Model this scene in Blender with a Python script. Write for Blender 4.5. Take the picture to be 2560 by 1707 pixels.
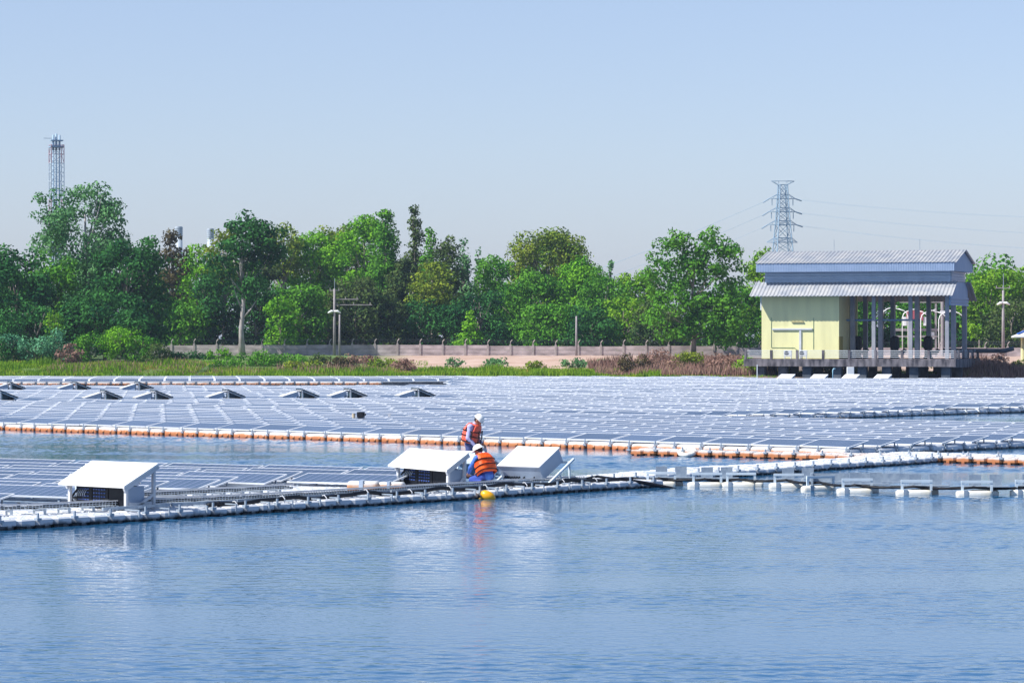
import bpy, bmesh, math, random
import numpy as np
from mathutils import Vector, Matrix, noise as mnoise
R = math.radians
random.seed(11); RNG = np.random.default_rng(11)
for o in list(bpy.data.objects): bpy.data.objects.remove(o)
S = bpy.context.scene
C = S.collection
# ------------------------------------------------------------------ camera, sky, sun, exposure
FPX, HORIZ, EYE = 7600.0, 843.0, 3.8          # focal length in photo pixels, horizon row, eye height above the water
cam_d = bpy.data.cameras.new('camera'); cam = bpy.data.objects.new('camera', cam_d); C.objects.link(cam)
cam_d.sensor_width = 36.0; cam_d.lens = 36.0*FPX/2560.0
cam_d.shift_y = -(853.5-HORIZ)/2560.0
cam_d.clip_start = 0.5; cam_d.clip_end = 9000
cam.location = (0, 0, EYE); cam.rotation_euler = (R(90), 0, 0)
S.camera = cam
SUN_TO = Vector((-2.38, -0.85, 2.75)).normalized()
sd = bpy.data.lights.new('sun', 'SUN'); sd.energy = 5.0; sd.angle = R(0.5); sd.color = (1.0, 0.965, 0.9)
sun = bpy.data.objects.new('sun', sd); C.objects.link(sun); sun.location = (-60, -20, 80)
sun.rotation_euler = SUN_TO.to_track_quat('Z', 'Y').to_euler()
W = bpy.data.worlds.new('World'); S.world = W; W.use_nodes = True
wn = W.node_tree; wn.nodes.clear()
sky = wn.nodes.new('ShaderNodeTexSky'); sky.sky_type = 'NISHITA'; sky.sun_disc = False
sky.sun_elevation = math.asin(SUN_TO.z); sky.sun_rotation = math.atan2(SUN_TO.x, SUN_TO.y) % (2*math.pi)
sky.air_density = 1.0; sky.dust_density = 0.35; sky.ozone_density = 1.2; sky.altitude = 0
hs = wn.nodes.new('ShaderNodeMix'); hs.data_type = 'RGBA'; hs.blend_type = 'MULTIPLY'; hs.inputs[0].default_value = 1.0
hs.inputs[7].default_value = (0.77, 0.775, 0.98, 1)
bg = wn.nodes.new('ShaderNodeBackground'); bg.inputs[1].default_value = 0.11
wo = wn.nodes.new('ShaderNodeOutputWorld')
tcw = wn.nodes.new('ShaderNodeTexCoord'); sxw = wn.nodes.new('ShaderNodeSeparateXYZ'); rw = wn.nodes.new('ShaderNodeValToRGB')   # elevation tint put into the sky colour, steering fill and reflections
mw = wn.nodes.new('ShaderNodeMapRange'); mw.inputs[1].default_value = 0.0; mw.inputs[2].default_value = 0.5
ew = rw.color_ramp.elements; ew[0].color = (0.575, 0.62, 0.90, 1); ew[1].color = (0.80, 0.86, 0.93, 1)
kw = ew.new(0.12); kw.color = (0.70, 0.715, 0.905, 1); kw = ew.new(0.24); kw.color = (0.79, 0.765, 0.90, 1)
wn.links.new(tcw.outputs['Generated'], sxw.inputs[0]); wn.links.new(sxw.outputs[2], mw.inputs[0]); wn.links.new(mw.outputs[0], rw.inputs[0]); wn.links.new(rw.outputs[0], hs.inputs[7])
wn.links.new(sky.outputs[0], hs.inputs[6]); wn.links.new(hs.outputs[2], bg.inputs[0]); wn.links.new(bg.outputs[0], wo.inputs[0])
S.view_settings.view_transform = 'Standard'; S.view_settings.look = 'None'
S.view_settings.exposure = 0.55; S.view_settings.gamma = 1.0
S.cycles.max_bounces = 5; S.cycles.transparent_max_bounces = 4; S.cycles.volume_bounces = 0
S.cycles.use_denoising = True

# ------------------------------------------------------------------ helpers
def P(px, py, z=0.0):
    D = FPX*(EYE-z)/(py-HORIZ); return Vector(((px-1280)*D/FPX, D, z))
def PD(px, py, D): return Vector(((px-1280)*D/FPX, D, EYE-(py-HORIZ)*D/FPX))
def PX(px, D, z): return Vector(((px-1280)*D/FPX, D, z))

def mat(name, col, rough=0.6, col2=None, scale=4.0, metal=0.0, bump=0.0, bscale=30.0, spec=0.5, coord='Object', stretch=None, contrast=(0.35, 0.65), detail=4):
    m = bpy.data.materials.new(name); m.use_nodes = True; t = m.node_tree; b = t.nodes['Principled BSDF']
    b.inputs['Roughness'].default_value = rough; b.inputs['Metallic'].default_value = metal
    b.inputs['Specular IOR Level'].default_value = spec
    b.inputs['Base Color'].default_value = (*col, 1)
    tc = t.nodes.new('ShaderNodeTexCoord'); src = tc.outputs[coord]
    if stretch:
        mp = t.nodes.new('ShaderNodeMapping'); mp.inputs['Scale'].default_value = stretch
        t.links.new(src, mp.inputs[0]); src = mp.outputs[0]
    if col2 is not None:
        n = t.nodes.new('ShaderNodeTexNoise'); n.inputs['Scale'].default_value = scale; n.inputs['Detail'].default_value = detail
        r = t.nodes.new('ShaderNodeValToRGB'); r.color_ramp.elements[0].position = contrast[0]; r.color_ramp.elements[1].position = contrast[1]
        r.color_ramp.elements[0].color = (*col, 1); r.color_ramp.elements[1].color = (*col2, 1)
        t.links.new(src, n.inputs['Vector']); t.links.new(n.outputs[0], r.inputs[0]); t.links.new(r.outputs[0], b.inputs['Base Color'])
    if bump:
        n2 = t.nodes.new('ShaderNodeTexNoise'); n2.inputs['Scale'].default_value = bscale
        bp = t.nodes.new('ShaderNodeBump'); bp.inputs['Strength'].default_value = bump; bp.inputs['Distance'].default_value = 0.02
        t.links.new(src, n2.inputs['Vector']); t.links.new(n2.outputs[0], bp.inputs['Height']); t.links.new(bp.outputs[0], b.inputs['Normal'])
    return m

class MB:
    """collects shapes into one mesh"""
    def __init__(s): s.v = []; s.f = []; s.mi = []; s.M = None
    def add(s, vs, fs, mi=0):
        k = len(s.v)
        if s.M is not None: vs = [s.M @ Vector(p) for p in vs]
        s.v += [tuple(p) for p in vs]; s.f += [tuple(i+k for i in f) for f in fs]; s.mi += [mi]*len(fs)
    def box(s, c, d, mi=0, M=None):
        x, y, z = d[0]/2, d[1]/2, d[2]/2
        vs = [Vector((a*x, b*y, e*z)) for a in (-1, 1) for b in (-1, 1) for e in (-1, 1)]
        if M is not None: vs = [M @ p for p in vs]
        vs = [p+Vector(c) for p in vs]
        s.add(vs, [(0, 1, 3, 2), (4, 6, 7, 5), (0, 4, 5, 1), (2, 3, 7, 6), (0, 2, 6, 4), (1, 5, 7, 3)], mi); return s
    def b2(s, x0, x1, y0, y1, z0, z1, mi=0):
        return s.box(((x0+x1)/2, (y0+y1)/2, (z0+z1)/2), (x1-x0, y1-y0, z1-z0), mi)
    def bar(s, p, q, w, h=None, mi=0):
        h = h or w; p = Vector(p); q = Vector(q); d = q-p
        if d.length < 1e-6: return s
        M = d.to_track_quat('Y', 'Z').to_matrix()
        return s.box((p+q)/2, (w, d.length, h), mi, M)
    def tube(s, pts, r, n=8, mi=0, cap=True):
        pts = [Vector(p) for p in pts]; rs = r if isinstance(r, (list, tuple)) else [r]*len(pts)
        vs = []; m = len(pts); nx = None
        for i, p in enumerate(pts):
            t = (pts[min(i+1, m-1)]-pts[max(i-1, 0)]).normalized()
            if nx is None:
                nx = t.orthogonal().normalized()
            nx = (nx-t*nx.dot(t)).normalized(); b = t.cross(nx)
            vs += [p+(nx*math.cos(2*math.pi*j/n)+b*math.sin(2*math.pi*j/n))*rs[i] for j in range(n)]
        fs = [(i*n+j, i*n+(j+1) % n, (i+1)*n+(j+1) % n, (i+1)*n+j) for i in range(m-1) for j in range(n)]
        if cap: fs += [tuple(range(n))[::-1], tuple((m-1)*n+j for j in range(n))]
        s.add(vs, fs, mi); return s
    def sph(s, c, r, n=12, m=8, mi=0, M=None):
        r = r if isinstance(r, (tuple, list)) else (r, r, r); c = Vector(c)
        vs = [Vector((0, 0, r[2]))]; fs = []
        for i in range(1, m):
            a = math.pi*i/m
            vs += [Vector((r[0]*math.sin(a)*math.cos(2*math.pi*j/n), r[1]*math.sin(a)*math.sin(2*math.pi*j/n), r[2]*math.cos(a))) for j in range(n)]
        vs.append(Vector((0, 0, -r[2]))); L = len(vs)-1
        for j in range(n):
            fs.append((0, 1+j, 1+(j+1) % n)); fs.append((L, L-n+(j+1) % n, L-n+j))
            for i in range(m-2): fs.append((1+i*n+j, 1+(i+1)*n+j, 1+(i+1)*n+(j+1) % n, 1+i*n+(j+1) % n))
        if M is not None: vs = [M @ p for p in vs]
        s.add([p+c for p in vs], fs, mi); return s
    def build(s, name, m, parent=None, smooth=False, bevel=0.0):
        me = bpy.data.meshes.new(name); me.from_pydata(s.v, [], s.f)
        for x in (m if isinstance(m, (list, tuple)) else [m]): me.materials.append(x)
        me.polygons.foreach_set('material_index', s.mi)
        if smooth: me.polygons.foreach_set('use_smooth', [True]*len(me.polygons))
        me.update(); o = bpy.data.objects.new(name, me); C.objects.link(o)
        if parent is not None: o.parent = parent
        if bevel:
            b = o.modifiers.new('bevel', 'BEVEL'); b.width = bevel; b.segments = 2; b.limit_method = 'ANGLE'
        return o
def tag(o, label=None, cat=None, group=None, kind=None):
    if label: o['label'] = label
    if cat: o['category'] = cat
    if group: o['group'] = group
    if kind: o['kind'] = kind
    return o
def thing(name, loc, rz=0.0, label=None, cat=None, group=None):
    o = bpy.data.objects.new(name, None); C.objects.link(o); o.location = loc; o.rotation_euler = (0, 0, rz); o.empty_display_size = 0.2
    return tag(o, label, cat, group)
def dup(root, loc, rz, label=None, group=None):
    def cp(o, par):
        c = o.copy(); C.objects.link(c); c.parent = par
        for ch in KIDS.get(o.name, []): cp(ch, c)
        return c
    KIDS = {}
    for o in list(C.objects):
        if o.parent is not None: KIDS.setdefault(o.parent.name, []).append(o)
    r = cp(root, None); r.location = loc; r.rotation_euler = (0, 0, rz)
    if label: r['label'] = label
    if group: r['group'] = group
    return r

# ------------------------------------------------------------------ materials
M_white = mat('white painted steel', (0.60, 0.61, 0.64), 0.4, (0.52, 0.54, 0.58), 3.0)
M_roofw = mat('white sheet', (0.78, 0.78, 0.78), 0.35, (0.72, 0.72, 0.72), 2.5)
M_grey = mat('grey cabinet paint', (0.38, 0.45, 0.56), 0.45, (0.32, 0.39, 0.50), 2.0)
M_galv = mat('galvanised steel', (0.26, 0.32, 0.40), 0.42, (0.38, 0.44, 0.50), 9.0, metal=0.3)
M_black = mat('black rubber', (0.004, 0.005, 0.009), 0.55, (0.010, 0.011, 0.016), 8.0, spec=0.3)
M_inv = mat('dark inverter casing', (0.004, 0.005, 0.009), 0.5, (0.010, 0.012, 0.018), 5.0, spec=0.25)
M_blue = mat('blue connector', (0.06, 0.12, 0.4), 0.4)
M_float = mat('white float plastic', (0.60, 0.62, 0.66), 0.5, (0.40, 0.43, 0.50), 6.0, bump=0.5, bscale=25)
M_cell = None
def algae_shade_mat(name, lo, z0, z1, hi=(0.58, 0.575, 0.57)):
    m = mat(name, hi, 0.5); t = m.node_tree; b = t.nodes['Principled BSDF']
    g = t.nodes.new('ShaderNodeNewGeometry'); sx = t.nodes.new('ShaderNodeSeparateXYZ'); n = t.nodes.new('ShaderNodeTexNoise')
    n.inputs['Scale'].default_value = 3.5; n.inputs['Detail'].default_value = 5
    ad = t.nodes.new('ShaderNodeMath'); ad.operation = 'MULTIPLY_ADD'; ad.inputs[1].default_value = 0.16; 
    t.links.new(g.outputs['Position'], sx.inputs[0]); t.links.new(g.outputs['Position'], n.inputs['Vector'])
    t.links.new(n.outputs[0], ad.inputs[0]); t.links.new(sx.outputs[2], ad.inputs[2])
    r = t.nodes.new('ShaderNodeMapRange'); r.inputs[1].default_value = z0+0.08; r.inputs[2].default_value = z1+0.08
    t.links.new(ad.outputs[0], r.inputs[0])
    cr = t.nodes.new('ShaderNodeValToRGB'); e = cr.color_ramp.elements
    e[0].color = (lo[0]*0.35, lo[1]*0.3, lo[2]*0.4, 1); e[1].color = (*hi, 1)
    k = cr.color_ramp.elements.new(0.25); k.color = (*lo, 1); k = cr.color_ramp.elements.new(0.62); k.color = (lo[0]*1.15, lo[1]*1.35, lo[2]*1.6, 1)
    t.links.new(r.outputs[0], cr.inputs[0]); t.links.new(cr.outputs[0], b.inputs['Base Color'])
    return m
M_algae = algae_shade_mat('float plastic with rusty algae', (0.42, 0.14, 0.045), -0.03, 0.19)
M_undershade = algae_shade_mat('float plastic with painted undershade', (0.045, 0.055, 0.06), -0.06, 0.10, (0.60, 0.62, 0.66))  # shadow under the floats painted as a dark band on the lower hull
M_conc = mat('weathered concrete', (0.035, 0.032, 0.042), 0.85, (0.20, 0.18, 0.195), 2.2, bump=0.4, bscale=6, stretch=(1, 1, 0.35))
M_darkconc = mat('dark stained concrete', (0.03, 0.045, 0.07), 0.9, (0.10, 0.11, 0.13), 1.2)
M_colc = mat('column concrete', (0.24, 0.25, 0.29), 0.8, (0.33, 0.33, 0.36), 1.0)
M_yel = mat('pale yellow render', (0.75, 0.71, 0.37), 0.8, (0.60, 0.57, 0.30), 1.4, stretch=(1, 1, 0.12), contrast=(0.42, 0.85))
M_metalroof = mat('roof sheet', (0.30, 0.32, 0.35), 0.5, (0.36, 0.37, 0.38), 0.7)
M_bluemetal = mat('pale blue cladding', (0.17, 0.29, 0.47), 0.55, (0.21, 0.33, 0.50), 0.8)
M_rail = mat('white tube rail', (0.66, 0.70, 0.74), 0.5)

# ------------------------------------------------------------------ water
def make_water():
    m = bpy.data.materials.new('lake water'); m.use_nodes = True; t = m.node_tree; b = t.nodes['Principled BSDF']
    b.inputs['Base Color'].default_value = (0.012, 0.088, 0.20, 1); b.inputs['Roughness'].default_value = 0.06; b.inputs['IOR'].default_value = 1.39
    g = t.nodes.new('ShaderNodeNewGeometry'); n = t.nodes.new('ShaderNodeTexNoise'); n.inputs['Scale'].default_value = 9.0; n.inputs['Detail'].default_value = 2
    bp = t.nodes.new('ShaderNodeBump'); bp.inputs['Strength'].default_value = 1.0; bp.inputs['Distance'].default_value = 0.004
    t.links.new(g.outputs['Position'], n.inputs['Vector']); t.links.new(n.outputs[0], bp.inputs['Height']); t.links.new(bp.outputs[0], b.inputs['Normal'])
    # real wavelets on the part of the lake that can be seen between the pontoons
    ys = np.concatenate([np.arange(24, 31, 0.07), np.arange(31, 46, 0.036), np.arange(46, 62, 0.052), np.arange(62, 100, 0.085), np.arange(100, 150.1, 0.16)]); tt = np.linspace(-0.205, 0.205, 780)
    Y = np.repeat(ys[:, None], len(tt), 1); X = Y*tt[None, :]
    rg = np.random.default_rng(5); H = np.zeros_like(X); NW = 54
    for lam in np.exp(rg.uniform(math.log(0.13), math.log(0.66), NW)):
        an = math.pi/2+rg.normal()*0.75; k = 2*math.pi/lam; sl = WAVE/math.sqrt(NW)*1.41
        H += sl/k*np.sin(k*(math.cos(an)*X+math.sin(an)*Y)+rg.uniform(0, 6.28))
    Pt = np.zeros_like(X)
    for lam in (5, 7, 9, 13, 19, 26):
        an = math.pi/2+rg.normal()*0.35; Pt += np.sin(2*math.pi/lam*(math.cos(an)*X*0.6+math.sin(an)*Y)+rg.uniform(0, 6.28))
    mod = np.clip(0.55+0.32*Pt/1.7, 0.12, 1.4)*np.interp(Y, [30, 42, 62, 80, 110, 150], [0.50, 0.75, 1.15, 1.5, 2.0, 2.0])
    H *= mod; ny, nx = H.shape
    V = np.stack([X, Y, H], -1).reshape(-1, 3); idx = np.arange(ny*nx).reshape(ny, nx)
    Q = np.stack([idx[:-1, :-1], idx[:-1, 1:], idx[1:, 1:], idx[1:, :-1]], -1).reshape(-1, 4)
    ex = [(-900, -300, -0.01), (900, -300, -0.01), (900, 24, -0.01), (-900, 24, -0.01), (-900, 150, -0.01), (900, 150, -0.01), (900, 289, -0.01), (-900, 289, -0.01), (-4.92, 24, -0.01), (4.92, 24, -0.01), (30.75, 150, -0.01), (-30.75, 150, -0.01)]
    k = len(V); V = np.concatenate([V, np.array(ex)]); E = [[0, 1, 2, 3], [4, 5, 6, 7], [3, 8, 11, 4], [9, 2, 5, 10]]
    Q = np.concatenate([Q, np.array(E)+k]).astype(np.int32); nf = len(Q)
    me = bpy.data.meshes.new('water'); me.vertices.add(len(V)); me.vertices.foreach_set('co', V.reshape(-1)); me.loops.add(4*nf); me.loops.foreach_set('vertex_index', Q.reshape(-1))
    me.polygons.add(nf); me.polygons.foreach_set('loop_start', np.arange(0, 4*nf, 4, dtype=np.int32)); me.polygons.foreach_set('use_smooth', np.ones(nf, dtype=bool))
    me.materials.append(m); me.update(calc_edges=True); o = bpy.data.objects.new('water', me); C.objects.link(o); tag(o, kind='structure')
WAVE = 0.066
make_water()

# ------------------------------------------------------------------ ground
def gz(x, y):
    pts = [(280, -0.6), (286, 0.05), (298, 0.35), (318, 0.55), (336, 1.55), (352, 1.6), (420, 1.7), (700, 2.0), (4000, 2.0)]
    if x < -30: pts = [(280, -0.6), (286, 0.1), (293, 0.75), (302, 1.15), (330, 1.4), (352, 1.6), (420, 1.7), (700, 2.0), (4000, 2.0)]
    for (a, b), (c, d) in zip(pts, pts[1:]):
        if y <= c: return b+(d-b)*max(0, (y-a))/(c-a)
    return 2.0
def make_ground():
    xs = list(np.arange(-90, 90.1, 1.5)); xs = [-4000, -1500, -500, -200, -130]+xs+[130, 200, 500, 1500, 4000]
    ys = [280, 284, 287, 290, 293, 296, 299, 302, 306, 310, 314, 318, 321, 324, 327, 330, 333, 336, 339, 342, 348, 355, 365, 380, 420, 520, 700, 1200, 2500, 5000]
    vs = []; fs = []
    for y in ys:
        for x in xs:
            n = mnoise.noise(Vector((x*0.2, y*0.2, 0)))*0.18+mnoise.noise(Vector((x*0.7, y*0.7, 4)))*0.08
            vs.append((x, y, gz(x, y)+(n if 284 < y < 380 and abs(x) < 95 else 0)))
    nx = len(xs)
    for j in range(len(ys)-1):
        for i in range(nx-1): fs.append((j*nx+i, j*nx+i+1, (j+1)*nx+i+1, (j+1)*nx+i))
    m = mat('bank soil', (0.40, 0.26, 0.19), 0.95, (0.50, 0.36, 0.29), 0.35, bump=1.0, bscale=1.5)
    t = m.node_tree; b = t.nodes['Principled BSDF']; cr = [n for n in t.nodes if n.type == 'VALTORGB'][0]
    g = t.nodes.new('ShaderNodeNewGeometry'); sx = t.nodes.new('ShaderNodeSeparateXYZ'); t.links.new(g.outputs['Position'], sx.inputs[0])
    def rng(o, a, bb):
        r = t.nodes.new('ShaderNodeMapRange'); r.inputs[1].default_value = a; r.inputs[2].default_value = bb; t.links.new(o, r.inputs[0]); return r.outputs[0]
    def mix(f, c1, c2):
        x = t.nodes.new('ShaderNodeMix'); x.data_type = 'RGBA'
        if not hasattr(f, 'name'): x.inputs[0].default_value = f
        else: t.links.new(f, x.inputs[0])
        for k, c in ((6, c1), (7, c2)):
            if isinstance(c, tuple): x.inputs[k].default_value = (*c, 1)
            else: t.links.new(c, x.inputs[k])
        return x.outputs[2]
    # bare soil between x = -13 and 14, growth elsewhere; far ground green
    s1 = mix(rng(sx.outputs[0], -17, -11), (0.09, 0.15, 0.03), cr.outputs[0])
    s2 = mix(rng(sx.outputs[0], 14, 20), s1, (0.17, 0.12, 0.09))
    s3 = mix(rng(sx.outputs[0], 39, 42), s2, cr.outputs[0])
    s4 = mix(rng(sx.outputs[1], 362, 366), s3, (0.03, 0.045, 0.015))
    t.links.new(s4, b.inputs['Base Color'])
    mb = MB(); mb.v = vs; mb.f = fs; mb.mi = [0]*len(fs)
    tag(mb.build('ground', m, smooth=True), kind='structure')
make_ground()

# ------------------------------------------------------------------ foliage
def leafmat(name, a, b, c=None, trans=0.25):
    m = bpy.data.materials.new(name); m.use_nodes = True; t = m.node_tree; t.nodes.clear()
    out = t.nodes.new('ShaderNodeOutputMaterial'); df = t.nodes.new('ShaderNodeBsdfDiffuse'); tr = t.nodes.new('ShaderNodeBsdfTranslucent'); mx = t.nodes.new('ShaderNodeMixShader')
    mx.inputs[0].default_value = trans
    g = t.nodes.new('ShaderNodeNewGeometry'); n = t.nodes.new('ShaderNodeTexNoise'); n.inputs['Scale'].default_value = 0.33; n.inputs['Detail'].default_value = 2
    ad = t.nodes.new('ShaderNodeMath'); ad.operation = 'MULTIPLY_ADD'; ad.inputs[1].default_value = 0.35
    r = t.nodes.new('ShaderNodeValToRGB'); e = r.color_ramp.elements; e[0].position = 0.42; e[1].position = 0.85
    e[0].color = (*a, 1); e[1].color = (*b, 1)
    if c: k = e.new(0.98); k.color = (*c, 1)
    t.links.new(g.outputs['Position'], n.inputs['Vector']); t.links.new(g.outputs['Random Per Island'], ad.inputs[0]); t.links.new(n.outputs[0], ad.inputs[2])
    t.links.new(ad.outputs[0], r.inputs[0]); t.links.new(r.outputs[0], df.inputs[0]); t.links.new(r.outputs[0], tr.inputs[0])
    t.links.new(df.outputs[0], mx.inputs[1]); t.links.new(tr.outputs[0], mx.inputs[2]); t.links.new(mx.outputs[0], out.inputs[0])
    return m
LM = {
 'dark': leafmat('dark green leaves', (0.010, 0.058, 0.024), (0.06, 0.20, 0.045)),
 'mid': leafmat('green leaves', (0.035, 0.15, 0.020), (0.14, 0.35, 0.035)),
 'bright': leafmat('bright green leaves', (0.065, 0.23, 0.018), (0.21, 0.46, 0.03)),
 'lime': leafmat('yellow green leaves', (0.085, 0.24, 0.018), (0.23, 0.41, 0.03)),
 'olive': leafmat('olive leaves', (0.075, 0.17, 0.022), (0.25, 0.31, 0.035)),
 'grey': leafmat('grey green leaves', (0.045, 0.15, 0.055), (0.16, 0.34, 0.13)),
 'teal': leafmat('bluish green leaves', (0.045, 0.17, 0.09), (0.15, 0.37, 0.20)),
 'vine': leafmat('dull vine leaves', (0.032, 0.075, 0.028), (0.11, 0.16, 0.045)),
 'brown': leafmat('brown dry leaves', (0.055, 0.045, 0.025), (0.13, 0.11, 0.05)),
 'grass': leafmat('fresh grass', (0.085, 0.20, 0.02), (0.24, 0.38, 0.03), (0.30, 0.22, 0.06)),
 'drygrass': leafmat('dry brown scrub', (0.19, 0.11, 0.09), (0.38, 0.24, 0.19), (0.20, 0.22, 0.07)),
}
M_bark = mat('grey brown bark', (0.16, 0.13, 0.10), 0.9, (0.26, 0.23, 0.20), 2.0)
M_palebark = mat('pale bark', (0.42, 0.38, 0.38), 0.9, (0.30, 0.27, 0.26), 1.2)
def quads(P0, N, size, name, m, parent, aspect=0.6):
    """P0 (n,3) centres, N (n,3) normals -> one mesh of little leaf faces"""
    n = len(P0); N = N/np.maximum(np.linalg.norm(N, axis=1, keepdims=True), 1e-6)
    A = RNG.normal(size=(n, 3)); T = np.cross(N, A); T /= np.maximum(np.linalg.norm(T, axis=1, keepdims=True), 1e-6); B = np.cross(N, T)
    s = (size*RNG.uniform(0.65, 1.35, n))[:, None]
    V = np.empty((n, 4, 3)); V[:, 0] = P0-T*s*0.5; V[:, 1] = P0-B*s*0.5*aspect+T*s*0.08; V[:, 2] = P0+T*s*0.5; V[:, 3] = P0+B*s*0.5*aspect+T*s*0.08
    me = bpy.data.meshes.new(name); me.vertices.add(4*n); me.vertices.foreach_set('co', V.reshape(-1))
    me.loops.add(4*n); me.loops.foreach_set('vertex_index', np.arange(4*n, dtype=np.int32))
    me.polygons.add(n); me.polygons.foreach_set('loop_start', np.arange(0, 4*n, 4, dtype=np.int32))
    me.materials.append(m); me.update(calc_edges=True); me.validate()
    o = bpy.data.objects.new(name, me); C.objects.link(o)
    if parent is not None: o.parent = parent
    return o
def crown_pts(rx, ry, rz, shape, dens, leaf, nk):
    """clumped leaf positions in a crown centred on the origin"""
    cs = []; cr = []; ws = []
    for k in range(nk):
        d = RNG.normal(size=3); d /= np.linalg.norm(d); rr = RNG.uniform(0.25, 1.0)**0.45
        z = d[2]*rr; w = 1.0
        if shape == 'cone': w = max(0.10, 0.5-0.5*z)*1.15
        if shape == 'column': w = 1.0 if z < 0.5 else max(0.25, 1.6-1.2*z)
        if shape in ('cone', 'column'): z = RNG.uniform(-1, 1); w = (max(0.10, (0.55-0.5*z)) if shape == 'cone' else (1.0 if z < 0.35 else max(0.15, 1.35-z))); ang = RNG.uniform(0, 6.283); q = RNG.uniform(0.2, 0.95); c = np.array([math.cos(ang)*q*w*rx, math.sin(ang)*q*w*ry, z*rz])
        elif shape == 'layer': c = np.array([d[0]*rr*rx, d[1]*rr*ry, (math.floor(z*2.5)+RNG.uniform(0, 0.35))/2.5*rz])
        else:
            q = max(abs(d[0]), abs(d[2])); bx = 1.0/q if z < 0 else 1.0+0.18*(1/q-1)
            c = np.array([d[0]*rr*rx*min(bx, 1.35), d[1]*rr*ry, z*rz*min(bx, 1.25)])
        cs.append(c); cr.append(RNG.uniform(0.75, 1.35)*((0.5+0.7*min(1, w)) if shape in ('cone', 'column') else 1))
    base = (rx*ry*rz)**(1/3.0)*2.0/(nk**(1/3.0))
    if shape in ('cone', 'column'): base = (rx*ry*rz)**(1/3.0)*2.1/(nk**(1/3.0))
    Ps = []; Ns = []
    for c, f in zip(cs, cr):
        r = base*f*0.62; n = max(8, int(2.1*dens*r*r/(leaf*leaf)))
        d = RNG.normal(size=(n, 3)); d /= np.linalg.norm(d, axis=1, keepdims=True)
        q = RNG.uniform(0.15, 1.0, n)**0.4
        p = c+d*(q*r)[:, None]*np.array([1.15, 1.15, 0.75])
        Ps.append(p); Ns.append(d*0.9+RNG.normal(size=(n, 3))*0.55+np.array([0, 0, 0.25]))
    return np.concatenate(Ps), np.concatenate(Ns), cs
TREES = 0
def tree(px, top, hw, bot, D, kind, label, shape='round', cat='tree', name='tree', dens=5.0, leaf=0.42, nk=None, trunk='bark', lobes=(), group='trees along the far shore', base_z=None, lean=0.0, kind2=None):
    s = FPX/D; x = (px-1280)/s; bz = gz(x, D) if base_z is None else base_z
    zt = EYE-(top-HORIZ)/s; zb = max(bz+0.1, EYE-(bot-HORIZ)/s)
    t = thing(name, (x, D, bz), 0, label, cat, group)
    zc = (zt+zb)/2-bz; rz = (zt-zb)/2; rx = hw/s*(1.14 if shape == 'round' and cat == 'tree' else 1.0); ry = min(rx*1.0, 5.5)
    if nk is None: nk = int(min(100, max(26, 7*rx*rz/1.5)))
    Pn, Nn, cs = crown_pts(rx*0.93, ry*0.93, rz*0.93, shape, dens, leaf, nk)
    Pn = Pn+np.array([0, 0, zc])
    for (lx, ltop, lhw, lbot) in lobes:
        lz = (EYE-(ltop-HORIZ)/s+EYE-(lbot-HORIZ)/s)/2-bz; lrz = (lbot-ltop)/s/2; lr = lhw/s
        P2, N2, c2 = crown_pts(lr*0.86, lr*0.86, lrz*0.9, 'round', dens, leaf, max(8, int(8*lr*lrz/2.0)))
        Pn = np.concatenate([Pn, P2+np.array([(lx-px)/s, 0, lz])]); Nn = np.concatenate([Nn, N2]); cs += [c+np.array([(lx-px)/s, 0, lz-zc]) for c in c2]
    keep = Pn[:, 2] > 0.05
    quads(Pn[keep], Nn[keep], leaf, 'crown' if cat == 'tree' else 'foliage', LM[kind], t)
    H = zt-bz; mb = MB(); r0 = 0.06+0.016*H
    if cat != 'tree': r0 = 0.05
    top_p = Vector((lean*0.5, 0, zc+rz*0.35)); pts = [Vector((0, 0, -0.2))]; rs = [r0*1.3]
    for k in range(1, 6):
        f = k/5; pts.append(Vector((top_p.x*f+0.15*math.sin(k*2.1+px), 0.1*math.cos(k*1.7+px), top_p.z*f))); rs.append(r0*(1-0.75*f))
    mb.tube(pts, rs, 7)
    step = max(1, len(cs)//14)
    for c in cs[::step][:16]:
        tip = Vector((c[0], c[1], c[2]+zc)); f = min(0.9, max(0.15, (tip.z-0.35*rx)/max(top_p.z, 0.5)*0.7))
        st = Vector((top_p.x*f, 0, top_p.z*f)); mid = st.lerp(tip, 0.5)+Vector((0, 0, -0.08*(tip-st).length))
        mb.tube([st, mid, tip], [r0*0.4, r0*0.25, 0.03], 5)
    mb.build('trunk' if cat == 'tree' else 'stem', M_palebark if trunk == 'pale' else M_bark, t, smooth=True)
    return t
_T = 'round'
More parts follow.
